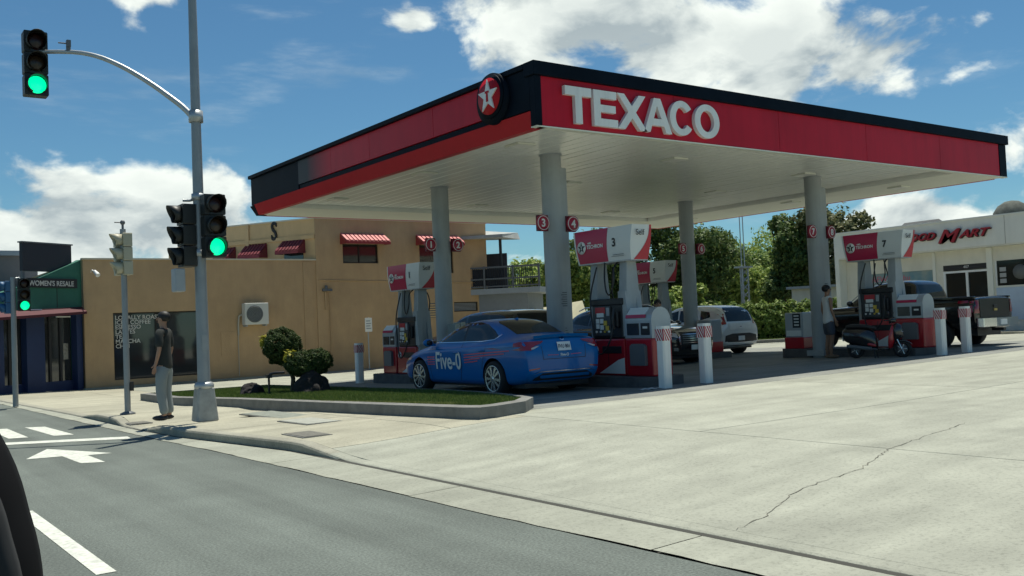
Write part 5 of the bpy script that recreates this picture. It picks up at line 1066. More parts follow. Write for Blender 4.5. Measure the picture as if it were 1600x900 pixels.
# ------------------------------------------------------------------ traffic signals
SBLK = mat('signal_black', (.012, .014, .013), .5); GREEN = mat('signal_green', (.0, .5, .25), .3, emit=(.0, 1.0, .36), es=1.05); OFFR = mat('lens_off_red', (.022, .006, .005), .3); OFFA = mat('lens_off_amber', (.03, .016, .006), .3); OFFG = mat('lens_off_green', (.01, .03, .02), .3)
def signal_head(parent, c, ang, m=SBLK, lit=True, sc=1.0, vis=.22):
    """faces local -y turned by ang"""
    T = Matrix.Translation(c) @ Matrix.Rotation(ang, 4, 'Z') @ Matrix.Scale(sc, 4); b = MB()
    for k in (-1, 0, 1): b.prism([(-.165, -.168 + .35 * k), (.165, -.168 + .35 * k), (.175, -.15 + .35 * k), (.175, .15 + .35 * k), (.165, .168 + .35 * k), (-.165, .168 + .35 * k), (-.175, .15 + .35 * k), (-.175, -.15 + .35 * k)], -.02, .19, 'y', T=T)
    h = obj('signal_head', b, m, parent)
    for k, mm in ((1, OFFR), (0, OFFA), (-1, GREEN if lit else OFFG)):
        l = MB().lathe([(0, -.055), (.09, -.045), (.14, -.022), (.14, -.01)], (0, 0, .35 * k), 'y', 20, T=T); obj('lens', l, mm, h)
        P = []
        for j in range(15):
            a = math.radians(-62) + j / 14 * math.radians(304); x, z = .152 * math.cos(a), .152 * math.sin(a); d = vis * (.55 + .45 * max(0, math.sin(a) + .3) / 1.3)
            P.append([(x, -.01, .35 * k + z), (x * 1.0, -.01 - d * .5, .35 * k + z), (x * .99, -.01 - d, .35 * k + z * .99)])
        v = obj('visor', MB().grid(P, T=T), m, h); so_ = v.modifiers.new('so', 'SOLIDIFY'); so_.thickness = .006
    return h
sp = thing('traffic_signal', 'tall grey signal pole with curved mast arm and green lights on the corner', 'traffic signal', (4.85, 14.88, .125))
o = MB().prism([(-.235, -.235), (.235, -.235), (.235, .235), (-.235, .235)], 0, .001)
pb_ = MB(); 
for i, (z, w) in enumerate(((0, .165), (.02, .165), (.50, .125), (.52, .118))): pb_.v += [(-w, -w, z), (w, -w, z), (w, w, z), (-w, w, z)]
pb_.f = [(4 * i + k, 4 * i + (k + 1) % 4, 4 * i + 4 + (k + 1) % 4, 4 * i + 4 + k) for i in range(3) for k in range(4)] + [(0, 3, 2, 1), (12, 13, 14, 15)]; pb_.m = [0] * len(pb_.f); pb_.s = [False] * len(pb_.f)
obj('pedestal', pb_, mat('pedestal', (.40, .40, .37), .7, var=.3, vscale=6, stain=.4, sscale=4), sp, bev=.02)
obj('collar', MB().lathe([(.12, .50), (.145, .51), (.15, .56), (.13, .60), (.09, .61)], n=24), METAL, sp)
obj('pole', MB().cyl((0, 0, .5), (0, 0, 6.85), .098, .062, 24), POLE, sp)
obj('pole_cover', MB().box((-.045, -.104, 1.1), (.045, -.08, 1.35)), POLE, sp)
def loc_(p): return (p[0] - 4.85, p[1] - 14.88, p[2] - .125)
arm = [loc_(p) for p in ((4.82, 14.90, 4.88), (4.69, 15.02, 5.07), (4.52, 15.18, 5.26), (4.35, 15.34, 5.44), (4.11, 15.55, 5.66), (3.88, 15.76, 5.84), (3.64, 15.97, 5.98), (3.35, 16.23, 6.07), (2.85, 16.68, 6.12))]
obj('mast_arm', MB().tube(smooth(arm, 3), [lerp(.05, .032, i / 24) for i in range(25)], 12), METAL, sp)
obj('arm_clamp', MB().lathe([(.09, 4.68), (.11, 4.68), (.11, 4.86), (.09, 4.86)], n=20), METAL, sp)
b = loc_((3.30, 16.27, 6.09)); obj('sensor', MB().cyl(b, (b[0], b[1], b[2] + .06), .035).box((b[0] - .03, b[1] - .05, b[2] + .06), (b[0] + .03, b[1] + .03, b[2] + .17)).tube([(b[0], b[1], b[2] + .12), (b[0] - .14, b[1] + .05, b[2] + .13)], .012), GREYD, sp)
signal_head(sp, loc_((2.88, 16.60, 5.92)), 0)
signal_head(sp, loc_((4.98, 14.52, 3.14)), 0, sc=.94)
signal_head(sp, loc_((4.60, 14.97, 3.02)), math.radians(-90), lit=False, sc=.94)
for z in (2.62, 3.5): obj('bracket', MB().tube([(0, 0, z), (.05, -.16, z), (.13, -.26, z)], .022, 8).tube([(0, 0, z - .02), (-.12, .06, z - .05), (-.22, .08, z - .05)], .022, 8).lathe([(.085, z - .05), (.105, z - .05), (.105, z + .05), (.085, z + .05)], n=16), METAL, sp)
obj('walk_signal', MB().box((-.40, -.02, 2.02), (-.24, .20, 2.38)), GREYM, sp, bev=.02)
obj('walk_bracket', MB().tube([(-.28, .08, 2.45), (-.18, .04, 2.48), (0, 0, 2.48)], .02), METAL, sp)
s2 = thing('traffic_signal', 'thin grey pole with cream signal head seen from the side', 'traffic signal', (4.42, 17.75, .11))
obj('pole', MB().cyl((0, 0, 0), (0, 0, 3.30), .052, .05, 16), POLE, s2); obj('base', MB().lathe([(0, 0), (.13, 0), (.13, .03), (.06, .06)], n=20), GREYD, s2)
CRM = mat('signal_cream', (.50, .46, .33), .5, var=.1); signal_head(s2, (-.02, -.04, 2.85), math.radians(-90), CRM, False, .72, .30); signal_head(s2, (.0, .16, 2.85), math.radians(180), CRM, False, .72, .3)
obj('finial', MB().cyl((0, 0, 3.30), (0, 0, 3.38), .02).sphere((0, 0, 3.42), .045, 8).tube([(0, 0, 3.42), (-.14, 0, 3.42)], .01), GREYD, s2); obj('call_button', MB().box((.04, -.06, .42), (.10, .04, .58)), BLACK, s2)
s3 = thing('traffic_signal', 'far left signal pole in front of the blue shop doors', 'traffic signal', (3.62, 24.3, .02))
obj('pole', MB().cyl((0, 0, 0), (0, 0, 2.95), .06, .055, 16), POLE, s3); signal_head(s3, (.22, -.06, 2.55), 0, sc=.72); signal_head(s3, (-.14, .12, 2.5), math.radians(-90), mat('signal_blue', (.02, .10, .22), .5), False, .72)
obj('bracket', MB().tube([(0, 0, 2.92), (.12, -.02, 2.94), (.2, 0, 2.84)], .02), METAL, s3)
# ------------------------------------------------------------------ tan building
ZG = -.10
tb = thing('shop_building', 'tan stucco shop building with a lower wing and red tiled window awnings', 'building', (0, 0, 0))
LX0, LX1, BY = 6.74, 14.62, 32.0
def wall_open(name, x0, x1, z0, z1, y, holes, m, parent, depth=.22):
    """front wall panel in the plane y with rectangular openings"""
    xs_ = sorted({x0, x1, *[h[0] for h in holes], *[h[1] for h in holes]}); zs_ = sorted({z0, z1, *[h[2] for h in holes], *[h[3] for h in holes]}); mb = MB(); V = {}
    for i in range(len(xs_) - 1):
        for j in range(len(zs_) - 1):
            cx, cz = (xs_[i] + xs_[i + 1]) / 2, (zs_[j] + zs_[j + 1]) / 2
            if any(h[0] < cx < h[1] and h[2] < cz < h[3] for h in holes): continue
            mb.add([(xs_[i], y, zs_[j]), (xs_[i + 1], y, zs_[j]), (xs_[i + 1], y, zs_[j + 1]), (xs_[i], y, zs_[j + 1])], [(0, 1, 2, 3)])
    for a, b, c, d in holes: mb.add([(a, y, c), (b, y, c), (b, y, d), (a, y, d), (a, y + depth, c), (b, y + depth, c), (b, y + depth, d), (a, y + depth, d)], [(0, 1, 5, 4), (1, 2, 6, 5), (2, 3, 7, 6), (3, 0, 4, 7)])
    return obj(name, mb, m, parent)
wall_open('lower_wall', LX0, LX1, ZG - .2, 4.0, BY, [(7.6, 10.35, .16, 2.30)], TAN, tb)
obj('lower_side', MB().box((LX0, BY + .01, ZG - .2), (LX0 + .2, 46, 4.0)), TAN, tb); obj('roof', MB().box((LX0 + .2, BY + .01, 3.7), (14.6, 46, 3.78)), GREYM, tb)
obj('parapet_cap', MB().box((LX0 - .03, BY - .04, 4.0), (LX1 - .01, BY + .2, 4.05)), mat('cap_pale', (.62, .56, .42), .8), tb)
BR = mat('window_bronze', (.03, .025, .02), .4, .3); PINKR = mat('awning_pink', (.62, .16, .15), .5); DR = mat('awning_red', (.33, .035, .035), .5)
DG = mat('display_glass', (.03, .032, .032), .05, spec=.8, coat=.5)
def window(parent, x0, x1, z0, z1, y, mull=(), m=None, fr=.045):
    f = MB(); f.box((x0, y + .04, z0), (x1, y + .10, z0 + fr)).box((x0, y + .04, z1 - fr), (x1, y + .10, z1)).box((x0, y + .04, z0 + fr), (x0 + fr, y + .10, z1 - fr)).box((x1 - fr, y + .04, z0 + fr), (x1, y + .10, z1 - fr))
    for q in mull: f.box((q - fr / 2, y + .04, z0 + fr), (q + fr / 2, y + .10, z1 - fr))
    w = obj('window', f, BR, parent); xs_ = [x0 + fr] + list(mull) + [x1 - fr]
    for a, b in zip(xs_, xs_[1:]): obj('pane', MB().box((a + .01, y + .07, z0 + fr), (b - .01, y + .08, z1 - fr)), m or DG, w)
    return w
w = window(tb, 7.6, 10.35, .16, 2.30, BY + .08, (8.95,))
LET = mat('window_letters', (.62, .60, .54), .6)
for i, s in enumerate(('LOCALLY ROASTED', 'ICED COFFEE', 'ESPRESSO', 'LATTES', 'TEA', 'MATCHA', 'CHAI')):
    text('lettering', s, .185, LET, w, (7.68, BY + .112, 2.08 - i * .152), (1, 0, 0), (0, 0, 1), bold=.003, ext=.002)
obj('interior_shelf', MB().box((7.9, BY + .9, .2), (8.3, BY + 1.2, 1.1)).box((9.2, BY + 1.4, .2), (10.0, BY + 1.7, .9)), mat('interior', (.12, .11, .1), .8), tb)
obj('plaster_band', MB().box((LX0 + .01, BY - .012, 1.0), (LX0 + .35, BY - .001, 2.9)), TAN, tb)
obj('plaster_pilaster', MB().box((14.1, BY - .02, ZG - .1), (14.45, BY - .001, 3.95)), TAN, tb)
obj('plaster_panel', MB().box((11.05, BY - .015, .75), (11.62, BY - .001, 1.55)), TAN, tb)
# upper block
UX1, UZ = 22.12, 5.52
wall_open('upper_wall', LX1, UX1, ZG - .2, UZ, BY - .03, [(15.68, 17.15, 3.90, 4.62), (18.95, 20.5, 3.52, 4.62), (20.45, 21.6, 1.98, 2.36)], TAN, tb)
window(tb, 15.68, 17.15, 3.90, 4.62, BY, (16.38,)); window(tb, 18.95, 20.5, 3.52, 4.62, BY, (19.7,)); 
w = window(tb, 20.45, 21.6, 1.98, 2.36, BY, (), mat('interior', (.12, .11, .1), .8))
for k in range(6): obj('blind_slat', MB().box((20.5, BY + .05, 2.03 + k * .052), (21.55, BY + .075, 2.05 + k * .052)), GREYM, w)
v = obj('vent', MB().box((19.3, BY - .05, 1.78), (19.72, BY - .035, 2.34)), GREYD, tb)
for k in range(6): obj('vent_slat', MB().box((19.3, BY - .075, 1.80 + k * .09), (19.72, BY - .045, 1.85 + k * .09)), TAN2, v)
q = Vector((12.45, 35.67, 0)) - Vector((14.62, 31.97, 0)); qd = q.normalized(); FA = Vector((14.62, 31.97, 0)); FB = FA + qd * 4.4
nq = Vector((-qd.y, qd.x, 0)); nq = nq if nq.x < 0 else -nq
def fp_(s, z, off=0.0): p = FA + qd * s + nq * off; return (p.x, p.y, z)
ANG = math.atan2(qd.y, qd.x)
def fbox(s0, s1, z0, z1, o0, o1):
    return MB().add([fp_(s, z, o) for z in (z0, z1) for s, o in ((s0, o0), (s1, o0), (s1, o1), (s0, o1))], [(0, 3, 2, 1), (4, 5, 6, 7), (0, 1, 5, 4), (1, 2, 6, 5), (2, 3, 7, 6), (3, 0, 4, 7)])
obj('corner_return', MB().box((LX1 - .02, BY - .034, ZG), (LX1 + .12, BY + .15, UZ - .002)), TAN, tb)
obj('upper_side_wall', MB().add([fp_(0, 3.6), fp_(4.4, 3.6), fp_(4.4, UZ), fp_(0, UZ)], [(0, 1, 2, 3)]), TAN2, tb)
obj('upper_roof', MB().add([fp_(0, UZ - .2), fp_(4.4, UZ - .2), (13.5, 46, UZ - .2), (UX1, 46, UZ - .2), (UX1, BY, UZ - .2)], [(0, 1, 2, 3, 4)]), GREYM, tb)
obj('rear_side_wall', MB().add([fp_(4.4, 3.6), (13.5, 46, 3.6), (13.5, 46, UZ), fp_(4.4, UZ)], [(0, 1, 2, 3)]), TAN2, tb)
obj('right_wall', MB().box((UX1 - .2, BY - .02, ZG - .2), (UX1 - .001, 46, UZ - .001)), TAN2, tb); obj('back_wall', MB().box((LX0, 46, ZG), (UX1, 46.2, 3.9)), TAN, tb)
obj('parapet_cap', MB().box((LX1 - .05, BY - .07, UZ), (UX1 + .02, BY + .2, UZ + .05)), mat('cap_pale', (.62, .56, .42), .8), tb)
obj('parapet_cap', fbox(-.02, 4.4, UZ, UZ + .05, -.15, .05), mat('cap_pale', (.62, .56, .42), .8), tb)
obj('pilaster', fbox(2.95, 3.1, 4.7, UZ - .002, 0.0, .07), TAN2, tb)
obj('cornice_band', fbox(.03, 4.38, 4.80, 4.94, .0, .06), TAN2, tb)
sg = text('letter_s', 'S', .98, mat('letter_black', (.015, .013, .012), .5), tb, fp_(1.94, 4.86, .03), -qd, (0, 0, 1), bold=.012, ext=.03, sx=.62)
def awning(parent, pfun, s0, s1, zt, zb, out, nslat, m1, m2):
    """ribbed metal awning: sloping slats, side cheeks and front lip"""
    aw = obj('awning', MB().add([pfun(s0, zb - .08, 0), pfun(s0, zt, 0.02), pfun(s0, zb, out), pfun(s0, zb - .10, out), pfun(s1, zb - .08, 0), pfun(s1, zt, 0.02), pfun(s1, zb, out), pfun(s1, zb - .10, out)],
        [(0, 3, 2, 1), (4, 5, 6, 7), (2, 3, 7, 6), (1, 2, 6, 5)]), m2, parent)
    w = (s1 - s0) / nslat
    for k in range(nslat):
        a, b = s0 + k * w + w * .10, s0 + (k + 1) * w - w * .22
        obj('slat', MB().add([pfun(a, zt + .012, .02), pfun(b, zt + .012, .02), pfun(b, zb + .012, out + .02), pfun(a, zb + .012, out + .02), pfun(a, zt + .045, .02), pfun(b, zt + .045, .02), pfun(b, zb + .045, out + .02), pfun(a, zb + .045, out + .02)],
            [(0, 3, 2, 1), (4, 5, 6, 7), (0, 1, 5, 4), (1, 2, 6, 5), (2, 3, 7, 6), (3, 0, 4, 7)]), m1, aw)
    return aw
fr_ = lambda s, z, o: (s, BY - .03 - o, z)
awning(tb, fr_, 15.58, 17.42, 4.98, 4.68, .52, 11, PINKR, DR); awning(tb, fr_, 18.8, 20.75, 4.98, 4.68, .52, 11, PINKR, DR)
sd_ = lambda s, z, o: fp_(s, z, o)
DR2 = mat('awning_maroon', (.20, .025, .035), .6, var=.2)
awning(tb, sd_, .45, 1.45, 4.78, 4.38, .5, 7, DR2, DR2); awning(tb, sd_, 2.15, 3.15, 4.74, 4.32, .5, 7, DR2, DR2); awning(tb, sd_, 3.6, 4.3, 4.7, 4.3, .5, 5, DR2, DR2)
obj('side_window', fbox(.55, 1.4, 3.9, 4.5, .0, .01), DG, tb)
obj('cable', MB().tube([(UX1 - .35, BY - .05, 3.12), (19.5, BY - .05, 3.16), (14.7, BY - .05, 3.28)], .015, 5).tube([(UX1 - .35, BY - .05, 3.12), (UX1 - .2, BY - .05, 3.0), (UX1 - .2, BY - .05, 1.0)], .015, 5), TAN2, tb)
obj('base_ledge', MB().box((LX0 - .1, BY - .35, ZG - .1), (UX1, BY - .05, ZG + .07)), CONW, tb)
pv = thing('standpipe', 'thin pipe with valve heads fixed to the tan wall', 'pipe', (15.08, BY - .06, ZG))
obj('pipe', MB().tube([(0, 0, 0), (0, 0, 2.9)], .018).tube([(-.16, 0, 2.3), (-.16, 0, 2.95)], .03), TAN, pv); obj('valve', MB().box((-.28, -.05, 2.98), (.10, .05, 3.06)).cyl((-.12, 0, 3.0), (-.12, 0, 3.18), .05), GREYD, pv)
ac = thing('air_conditioner', 'white outdoor air conditioner unit mounted on the tan wall', 'air conditioner', (12.2, BY - .22, 2.12))
obj('casing', MB().box((-.42, -.16, -.36), (.42, .16, .38)), mat('ac_white', (.62, .62, .56), .5), ac, bev=.02)
obj('fan_recess', MB().lathe([(0, -.162), (.26, -.162), (.27, -.175), (.29, -.175), (.29, -.16)], (-.08, 0, 0), 'y', 28), mat('ac_dark', (.10, .11, .10), .6), ac)
for k in range(5): obj('guard_ring', MB().lathe([(.05 + .05 * k, -.185), (.058 + .05 * k, -.185), (.058 + .05 * k, -.178), (.05 + .05 * k, -.178), (.05 + .05 * k, -.185)], (-.08, 0, 0), 'y', 24), GREYM, ac)
obj('bracket', MB().box((-.36, -.12, -.42), (-.32, .22, -.36)).box((.32, -.12, -.42), (.36, .22, -.36)), GREYM, ac)
obj('pipe', MB().tube([(-.42, .1, .0), (-.52, .16, -.05), (-.55, .17, -.35), (-.55, .17, -.7)], .03).tube([(-.56, .18, -.5), (-.56, .18, -2.1)], .014), mat('lagging', (.45, .42, .34), .8), ac)
ps = thing('parking_sign', 'small white notice sign on a thin post before the tan wall', 'sign', (16.05, 30.9, gz(16, 30.9)))
obj('post', MB().cyl((0, 0, 0), (0, 0, 1.9), .022, n=8), GREYM, ps); obj('plate', MB().box((-.13, -.035, 1.38), (.15, -.022, 1.88)), WHITE, ps, bev=.004)
for k in range(4): obj('print_line', MB().box((-.09, -.038, 1.48 + k * .09), (.11 - .03 * (k % 2), -.0351, 1.52 + k * .09)), GREYM, ps)
# ------------------------------------------------------------------ resale shop
rs = thing('shop_building', 'green gabled resale shop with blue door frames left of the tan building', 'building', (0, 0, 0))
RA = Vector((6.70, 32.08, 0)); RB = Vector((4.1, 30.6, 0)); ud = (RB - RA).normalized(); rn = Vector((-ud.y, ud.x, 0)); rn = rn if rn.y < 0 else -rn
def rp(s, z, o=0.0): p = RA + ud * s + rn * o; return (p.x, p.y, z)
def rbox(s0, s1, z0, z1, o0, o1):
    return MB().add([rp(s, z, o) for z in (z0, z1) for s, o in ((s0, o0), (s1, o0), (s1, o1), (s0, o1))], [(0, 3, 2, 1), (4, 5, 6, 7), (0, 1, 5, 4), (1, 2, 6, 5), (2, 3, 7, 6), (3, 0, 4, 7)])
def rpoly(pts, o0, o1):
    n = len(pts); return MB().add([rp(s, z, o0) for s, z in pts] + [rp(s, z, o1) for s, z in pts], [tuple(range(n)), tuple(range(2 * n - 1, n - 1, -1))] + [(i, (i + 1) % n, n + (i + 1) % n, n + i) for i in range(n)])
GRN2 = mat('shop_green', (.03, .15, .10), .7, var=.15); BLU = mat('shop_blue', (.012, .030, .095), .6, var=.15); DRD = mat('shop_red', (.09, .012, .02), .7, var=.2)
obj('gable_wall', rpoly([(0.0, 2.5), (4.2, 2.1), (4.2, 2.5), (2.2, 3.12), (.10, 3.95), (0.0, 4.0)], -.2, .0), GRN2, rs)
for s in (.9, 1.9): obj('board_joint', rbox(s, s + .02, 2.5, 3.2, .0, .006), BLACK, rs)
obj('side_wall', MB().box((2.5, 33.2, -.1), (6.7, 40, 2.6)), GRN2, rs)
obj('awning', MB().add([rp(0, 2.52, .0), rp(4.2, 2.34, .0), rp(4.2, 2.16, .5), rp(.25, 2.36, .5), rp(0, 2.42, .0), rp(4.2, 2.24, .0), rp(4.2, 2.08, .5), rp(.25, 2.28, .5)], [(0, 1, 2, 3), (4, 7, 6, 5), (3, 2, 6, 7), (0, 3, 7, 4), (1, 5, 6, 2)]), DRD, rs)
obj('back_room', rbox(0, 4.2, -.1, 2.3, -1.5, -1.4), mat('interior_dark', (.02, .02, .022), .9), rs)
for a, b in ((0, .22), (1.38, 2.0), (2.75, 3.1)): obj('blue_pier', rbox(a, b, -.12, 2.40, -.25, .0), BLU, rs)
for a, b in ((.22, 1.38), (2.0, 2.75), (3.1, 4.2)):
    obj('stall_riser', rbox(a, b, -.12, .25, -.30, -.2), BLU, rs); d = obj('glass_door', rbox(a, b, .25, 2.30, -.30, -.28), DG, rs)
    n_ = 3 if b - a > 1 else 2
    for k in range(1, n_): obj('door_stile', rbox(lerp(a, b, k / n_) - .04, lerp(a, b, k / n_) + .04, .0, 2.3, -.28, -.24), BLACK, d)
    obj('posters', rbox(a + .1, a + .28, .9, 1.4, -.278, -.272), mat('poster_mix', (.35, .33, .28), .6, var=.6, vscale=12), d)
obj('strip_lamp', rbox(1.55, 1.95, 2.42, 2.45, .05, .12), WHITE, rs); obj('strip_lamp', rbox(.35, .85, 2.20, 2.24, -.15, -.1), WHITE, rs)
sn = thing('shop_sign', "black shop sign board with pale capitals on the green gable", 'sign', (0, 0, 0))
obj('board', rbox(.20, 1.98, 3.10, 3.38, .02, .06), BLACK, sn)
p0 = Vector(rp(1.93, 3.155, .062)); text('lettering', "WOMEN'S RESALE", .215, mat('sign_letters', (.55, .55, .50), .6), sn, p0, -ud, (0, 0, 1), bold=.004, ext=.004, sx=.92)
bb = thing('billboard', 'blank black rooftop billboard above the green shop', 'billboard', (0, 0, 0))
obj('panel', rbox(.24, 1.98, 3.60, 4.44, -.25, -.12), mat('billboard_black', (.02, .022, .03), .6), bb); obj('frame', rbox(.20, 2.02, 4.44, 4.48, -.28, -.09), GREYD, bb)
obj('leg', rbox(1.90, 1.98, 2.9, 3.6, -.22, -.14), GREYD, bb); obj('leg', rbox(.28, .36, 3.4, 3.6, -.22, -.14), GREYD, bb)
obj('brace', MB().tube([rp(.24, 4.42, -.3), rp(-.08, 4.0, -1.0)], .03, 6), GREYD, bb)
lm = thing('flood_lamp', 'small white flood lamp at the corner of the tan wall', 'lamp', (6.95, 31.9, 3.55))
obj('arm', MB().tube([(0, 0, .05), (0, -.2, .1), (.05, -.3, .02)], .018), WHITE, lm); obj('lamp_head', MB().cyl((.05, -.26, .06), (.12, -.42, -.08), .05, .075), WHITE, lm)
gbx = thing('far_building', 'plain grey building rising behind the green shop at far left', 'building', (0, 0, 0))
obj('wall', MB().box((-6, 44, -.1), (7.5, 56, 5.1)), mat('far_grey', (.20, .19, .185), .9, var=.1), gbx); obj('roof', MB().box((-6.1, 43.8, 5.1), (7.6, 56.2, 5.3)), GREYM, gbx)
# ------------------------------------------------------------------ deck structure right of the tan building
dk = thing('balcony_house', 'grey house deck with a dark balcony railing beyond the tan building', 'house', (0, 0, 0))
a = far(758, 500, 38.2); b = far(846, 500, 37.6); DA = Vector((a.x, a.y, 0)); DD = Vector((b.x - a.x, b.y - a.y, 0)); DL = DD.length; DD.normalize(); DN = Vector((-DD.y, DD.x, 0)); DN = DN if DN.dot(_f) < 0 else -DN
def dp(s, z, o): p = DA + DD * s - DN * o; return (p.x, p.y, z)
def dbox(s0, s1, z0, z1, o0, o1):
    return MB().add([dp(s, z, o) for z in (z0, z1) for s, o in ((s0, o0), (s1, o0), (s1, o1), (s0, o1))], [(0, 3, 2, 1), (4, 5, 6, 7), (0, 1, 5, 4), (1, 2, 6, 5), (2, 3, 7, 6), (3, 0, 4, 7)])
HG = mat('house_grey', (.26, .28, .30), .85, var=.12)
obj('wall', dbox(-1.5, 1.72, -.2, 2.72, .3, 3), HG, dk); obj('deck_edge', dbox(-1.5, DL, 2.62, 2.84, 0, 3.2), GREYM, dk)
obj('top_rail', dbox(-1.5, DL - .05, 3.66, 3.73, .02, .08), GREYD, dk); obj('mid_rail', dbox(-1.5, DL - .05, 3.20, 3.26, .02, .08), GREYD, dk); obj('bottom_rail', dbox(-1.5, DL - .05, 2.90, 2.95, .02, .08), GREYD, dk)
bl = dbox(0, .022, 2.95, 3.66, .03, .06).mesh('baluster', BLACK); v0 = Vector(dp(0, 0, 0))
for k in range(34): p = DD * (-.9 + k * .088 + 0.0); link('baluster', bl, dk, (p.x, p.y, 0))
for s in (.0, 1.18, DL - .07): obj('rail_post', dbox(s, s + .07, 2.84, 3.75, .0, .09), GREYD, dk)
obj('deck_screen', dbox(-1.4, .85, 2.97, 3.64, .12, .15), mat('screen_dark', (.03, .035, .05), .7), dk)
obj('back_wall', dbox(-1.5, .4, 2.84, 4.4, 2.2, 2.3), mat('house_dark', (.05, .055, .07), .8), dk); obj('roof_post', dbox(.42, .52, 2.84, 4.9, 1.0, 1.1), BLACK, dk)
obj('roof', MB().add([dp(-2, 4.86, -.3), dp(.95, 4.86, -.3), dp(.7, 5.05, 3.5), dp(-2, 5.5, 3.5), dp(-2, 4.98, -.3), dp(.95, 4.98, -.3), dp(.6, 5.35, 3.5), dp(-2, 5.65, 3.5)], [(0, 3, 2, 1), (4, 5, 6, 7), (0, 1, 5, 4), (1, 2, 6, 5), (2, 3, 7, 6), (3, 0, 4, 7)]), mat('roof_pale', (.42, .43, .40), .8, var=.2), dk)
a = far(828, 500, 40); b = far(935, 500, 41)
cw = thing('boundary_wall', 'low sunlit cream wall behind the columns beside the yellow bush', 'wall', (0, 0, 0))
m = MB().add([(a.x, a.y, -.1), (b.x, b.y, -.1), (b.x + .5, b.y + 1.6, 2.3), (a.x + .5, a.y + 1.6, 1.9), (a.x + 1.2, a.y + 2.2, -.1), (b.x + 1.2, b.y + 2.2, -.1)], [(0, 1, 2, 3), (3, 2, 5, 4), (0, 3, 4), (1, 5, 2)])
obj('slope_face', m, mat('cream_slope', (.66, .62, .42), .9, var=.1), cw)
yb = far(834, 500, 38.5); t = thing('yellow_bush', 'bright yellow leaved bush right of the grey house wall', 'bush', (yb.x, yb.y, 0)); link('foliage', leaves_mesh('foliage', [(0, 0, 1.3, .35, .35, .55), (.3, -.2, 1.6, .25, .25, .3)], 3500, .07, LEAF['yellow'], shell=.4), t); obj('stem', MB().tube([(0, 0, -.1), (0, 0, 1.2)], .03), BARK, t)
# ------------------------------------------------------------------ lattice mast
mp = far(1168, 500, 50); ms = thing('lattice_mast', 'grey lattice mast rising between the trees', 'mast', (mp.x, mp.y, -.1))
L3 = [(-.22, 0), (.22, 0), (0, .3)]
for x, y in L3: obj('leg', MB().cyl((x, y, 0), (x, y, 3.9), .045, n=8), METAL, ms)
for k in range(9):
    z = .3 + k * .4; bm_ = MB()
    for (a, b) in ((0, 1), (1, 2), (2, 0)): bm_.cyl((*L3[a], z), (*L3[b], z + .38), .016, n=5); bm_.cyl((*L3[b], z), (*L3[a], z + .38), .016, n=5)
    obj('brace', bm_, METAL, ms)
obj('platform', MB().box((-.45, -.15, 3.9), (.45, .35, 3.98)), METAL, ms)
for x in (-.12, .12): obj('antenna', MB().cyl((x, .1, 3.98), (x, .1, 7.2), .03, n=6), METAL, ms)
# ------------------------------------------------------------------ food mart
fmx = 36.0; fmt = thing('store', 'cream convenience store with red italic sign above glass doors', 'store', (0, 0, 0)); CR = mat('store_cream', (.74, .74, .66), .8, var=.06, vscale=1); CR2 = mat('store_wall', (.68, .66, .56), .85, var=.06)
g0 = gz(36, 20)
obj('fascia', MB().box((fmx, 6, 3.62), (fmx + .4, 25.1, 4.68)), CR, fmt); obj('fascia_cap', MB().box((fmx - .04, 5.9, 4.68), (fmx + .5, 25.15, 4.74)), CR, fmt)
obj('panel_joint', MB().box((fmx - .004, 17.85, 3.62), (fmx, 17.87, 4.68)), mat('joint_soft', (.35, .34, .3), .8), fmt)
obj('soffit', MB().box((fmx + .02, 6, 3.56), (fmx + .55, 25.1, 3.619)), CR2, fmt)
def side_wall(holes, x):
    o = wall_open('wall', 0, 19.1, g0 - .2, 3.56, 0, holes, CR2, fmt); o.rotation_euler = (0, 0, -PI / 2); o.location = (x, 25.1, 0); return o
# local s = 25.1 - Y
HO = [(.55, 4.0, 2.2, 2.86), (4.45, 6.36, g0, 2.98), (6.52, 10.5, 2.06, 3.02)]
side_wall(HO, fmx + .5)
obj('side_face', MB().box((fmx, 25.101, g0 - .2), (50, 25.3, 4.68)), CR, fmt); obj('roof', MB().box((fmx + .4, 6, 4.2), (50, 25.1, 4.3)), GREYM, fmt); obj('back', MB().box((50, 6, g0), (50.2, 25.3, 4.6)), CR2, fmt)
def yb_(s0, s1, z0, z1, d0, d1): return (fmx + .5 + d0, 25.1 - s1, z0), (fmx + .5 + d1, 25.1 - s0, z1)
w = obj('window', MB().box(*yb_(6.52, 10.5, 2.06, 3.02, .06, .10)), GLASSD, fmt); 
for s in (6.52, 8.5, 10.44): obj('frame', MB().box(*yb_(s, s + .06, 2.06, 3.02, .02, .055)), WHITE, w)
for k in range(3): obj('window_sticker', MB().box(*yb_(6.68, 6.92, 2.16 + k * .22, 2.32 + k * .22, .045, .055)), mat('sticker', (.35, .36, .36), .6), w)
obj('seal_sticker', MB().lathe([(0, fmx + .548), (.28, fmx + .548), (.28, fmx + .556), (0, fmx + .556)], (0, 25.1 - 7.45, 2.55), 'x', 20), mat('sticker_dim', (.12, .13, .13), .6), w)
dr_ = obj('door_frame', MB().box(*yb_(4.45, 4.53, g0, 2.74, .0, .12)).box(*yb_(5.36, 5.45, g0, 2.74, .0, .12)).box(*yb_(6.28, 6.36, g0, 2.74, .0, .12)).box(*yb_(4.45, 6.36, 2.66, 2.74, .001, .119)), WHITE, fmt)
for a, b in ((4.53, 5.36), (5.45, 6.28)):
    g = obj('glass_door', MB().box(*yb_(a, b, g0 + .05, 2.66, .05, .07)), GLASSD, fmt); obj('push_bar', MB().box(*yb_(a + .1, b - .1, 1.25, 1.30, .0, .03)), CHROME, g)
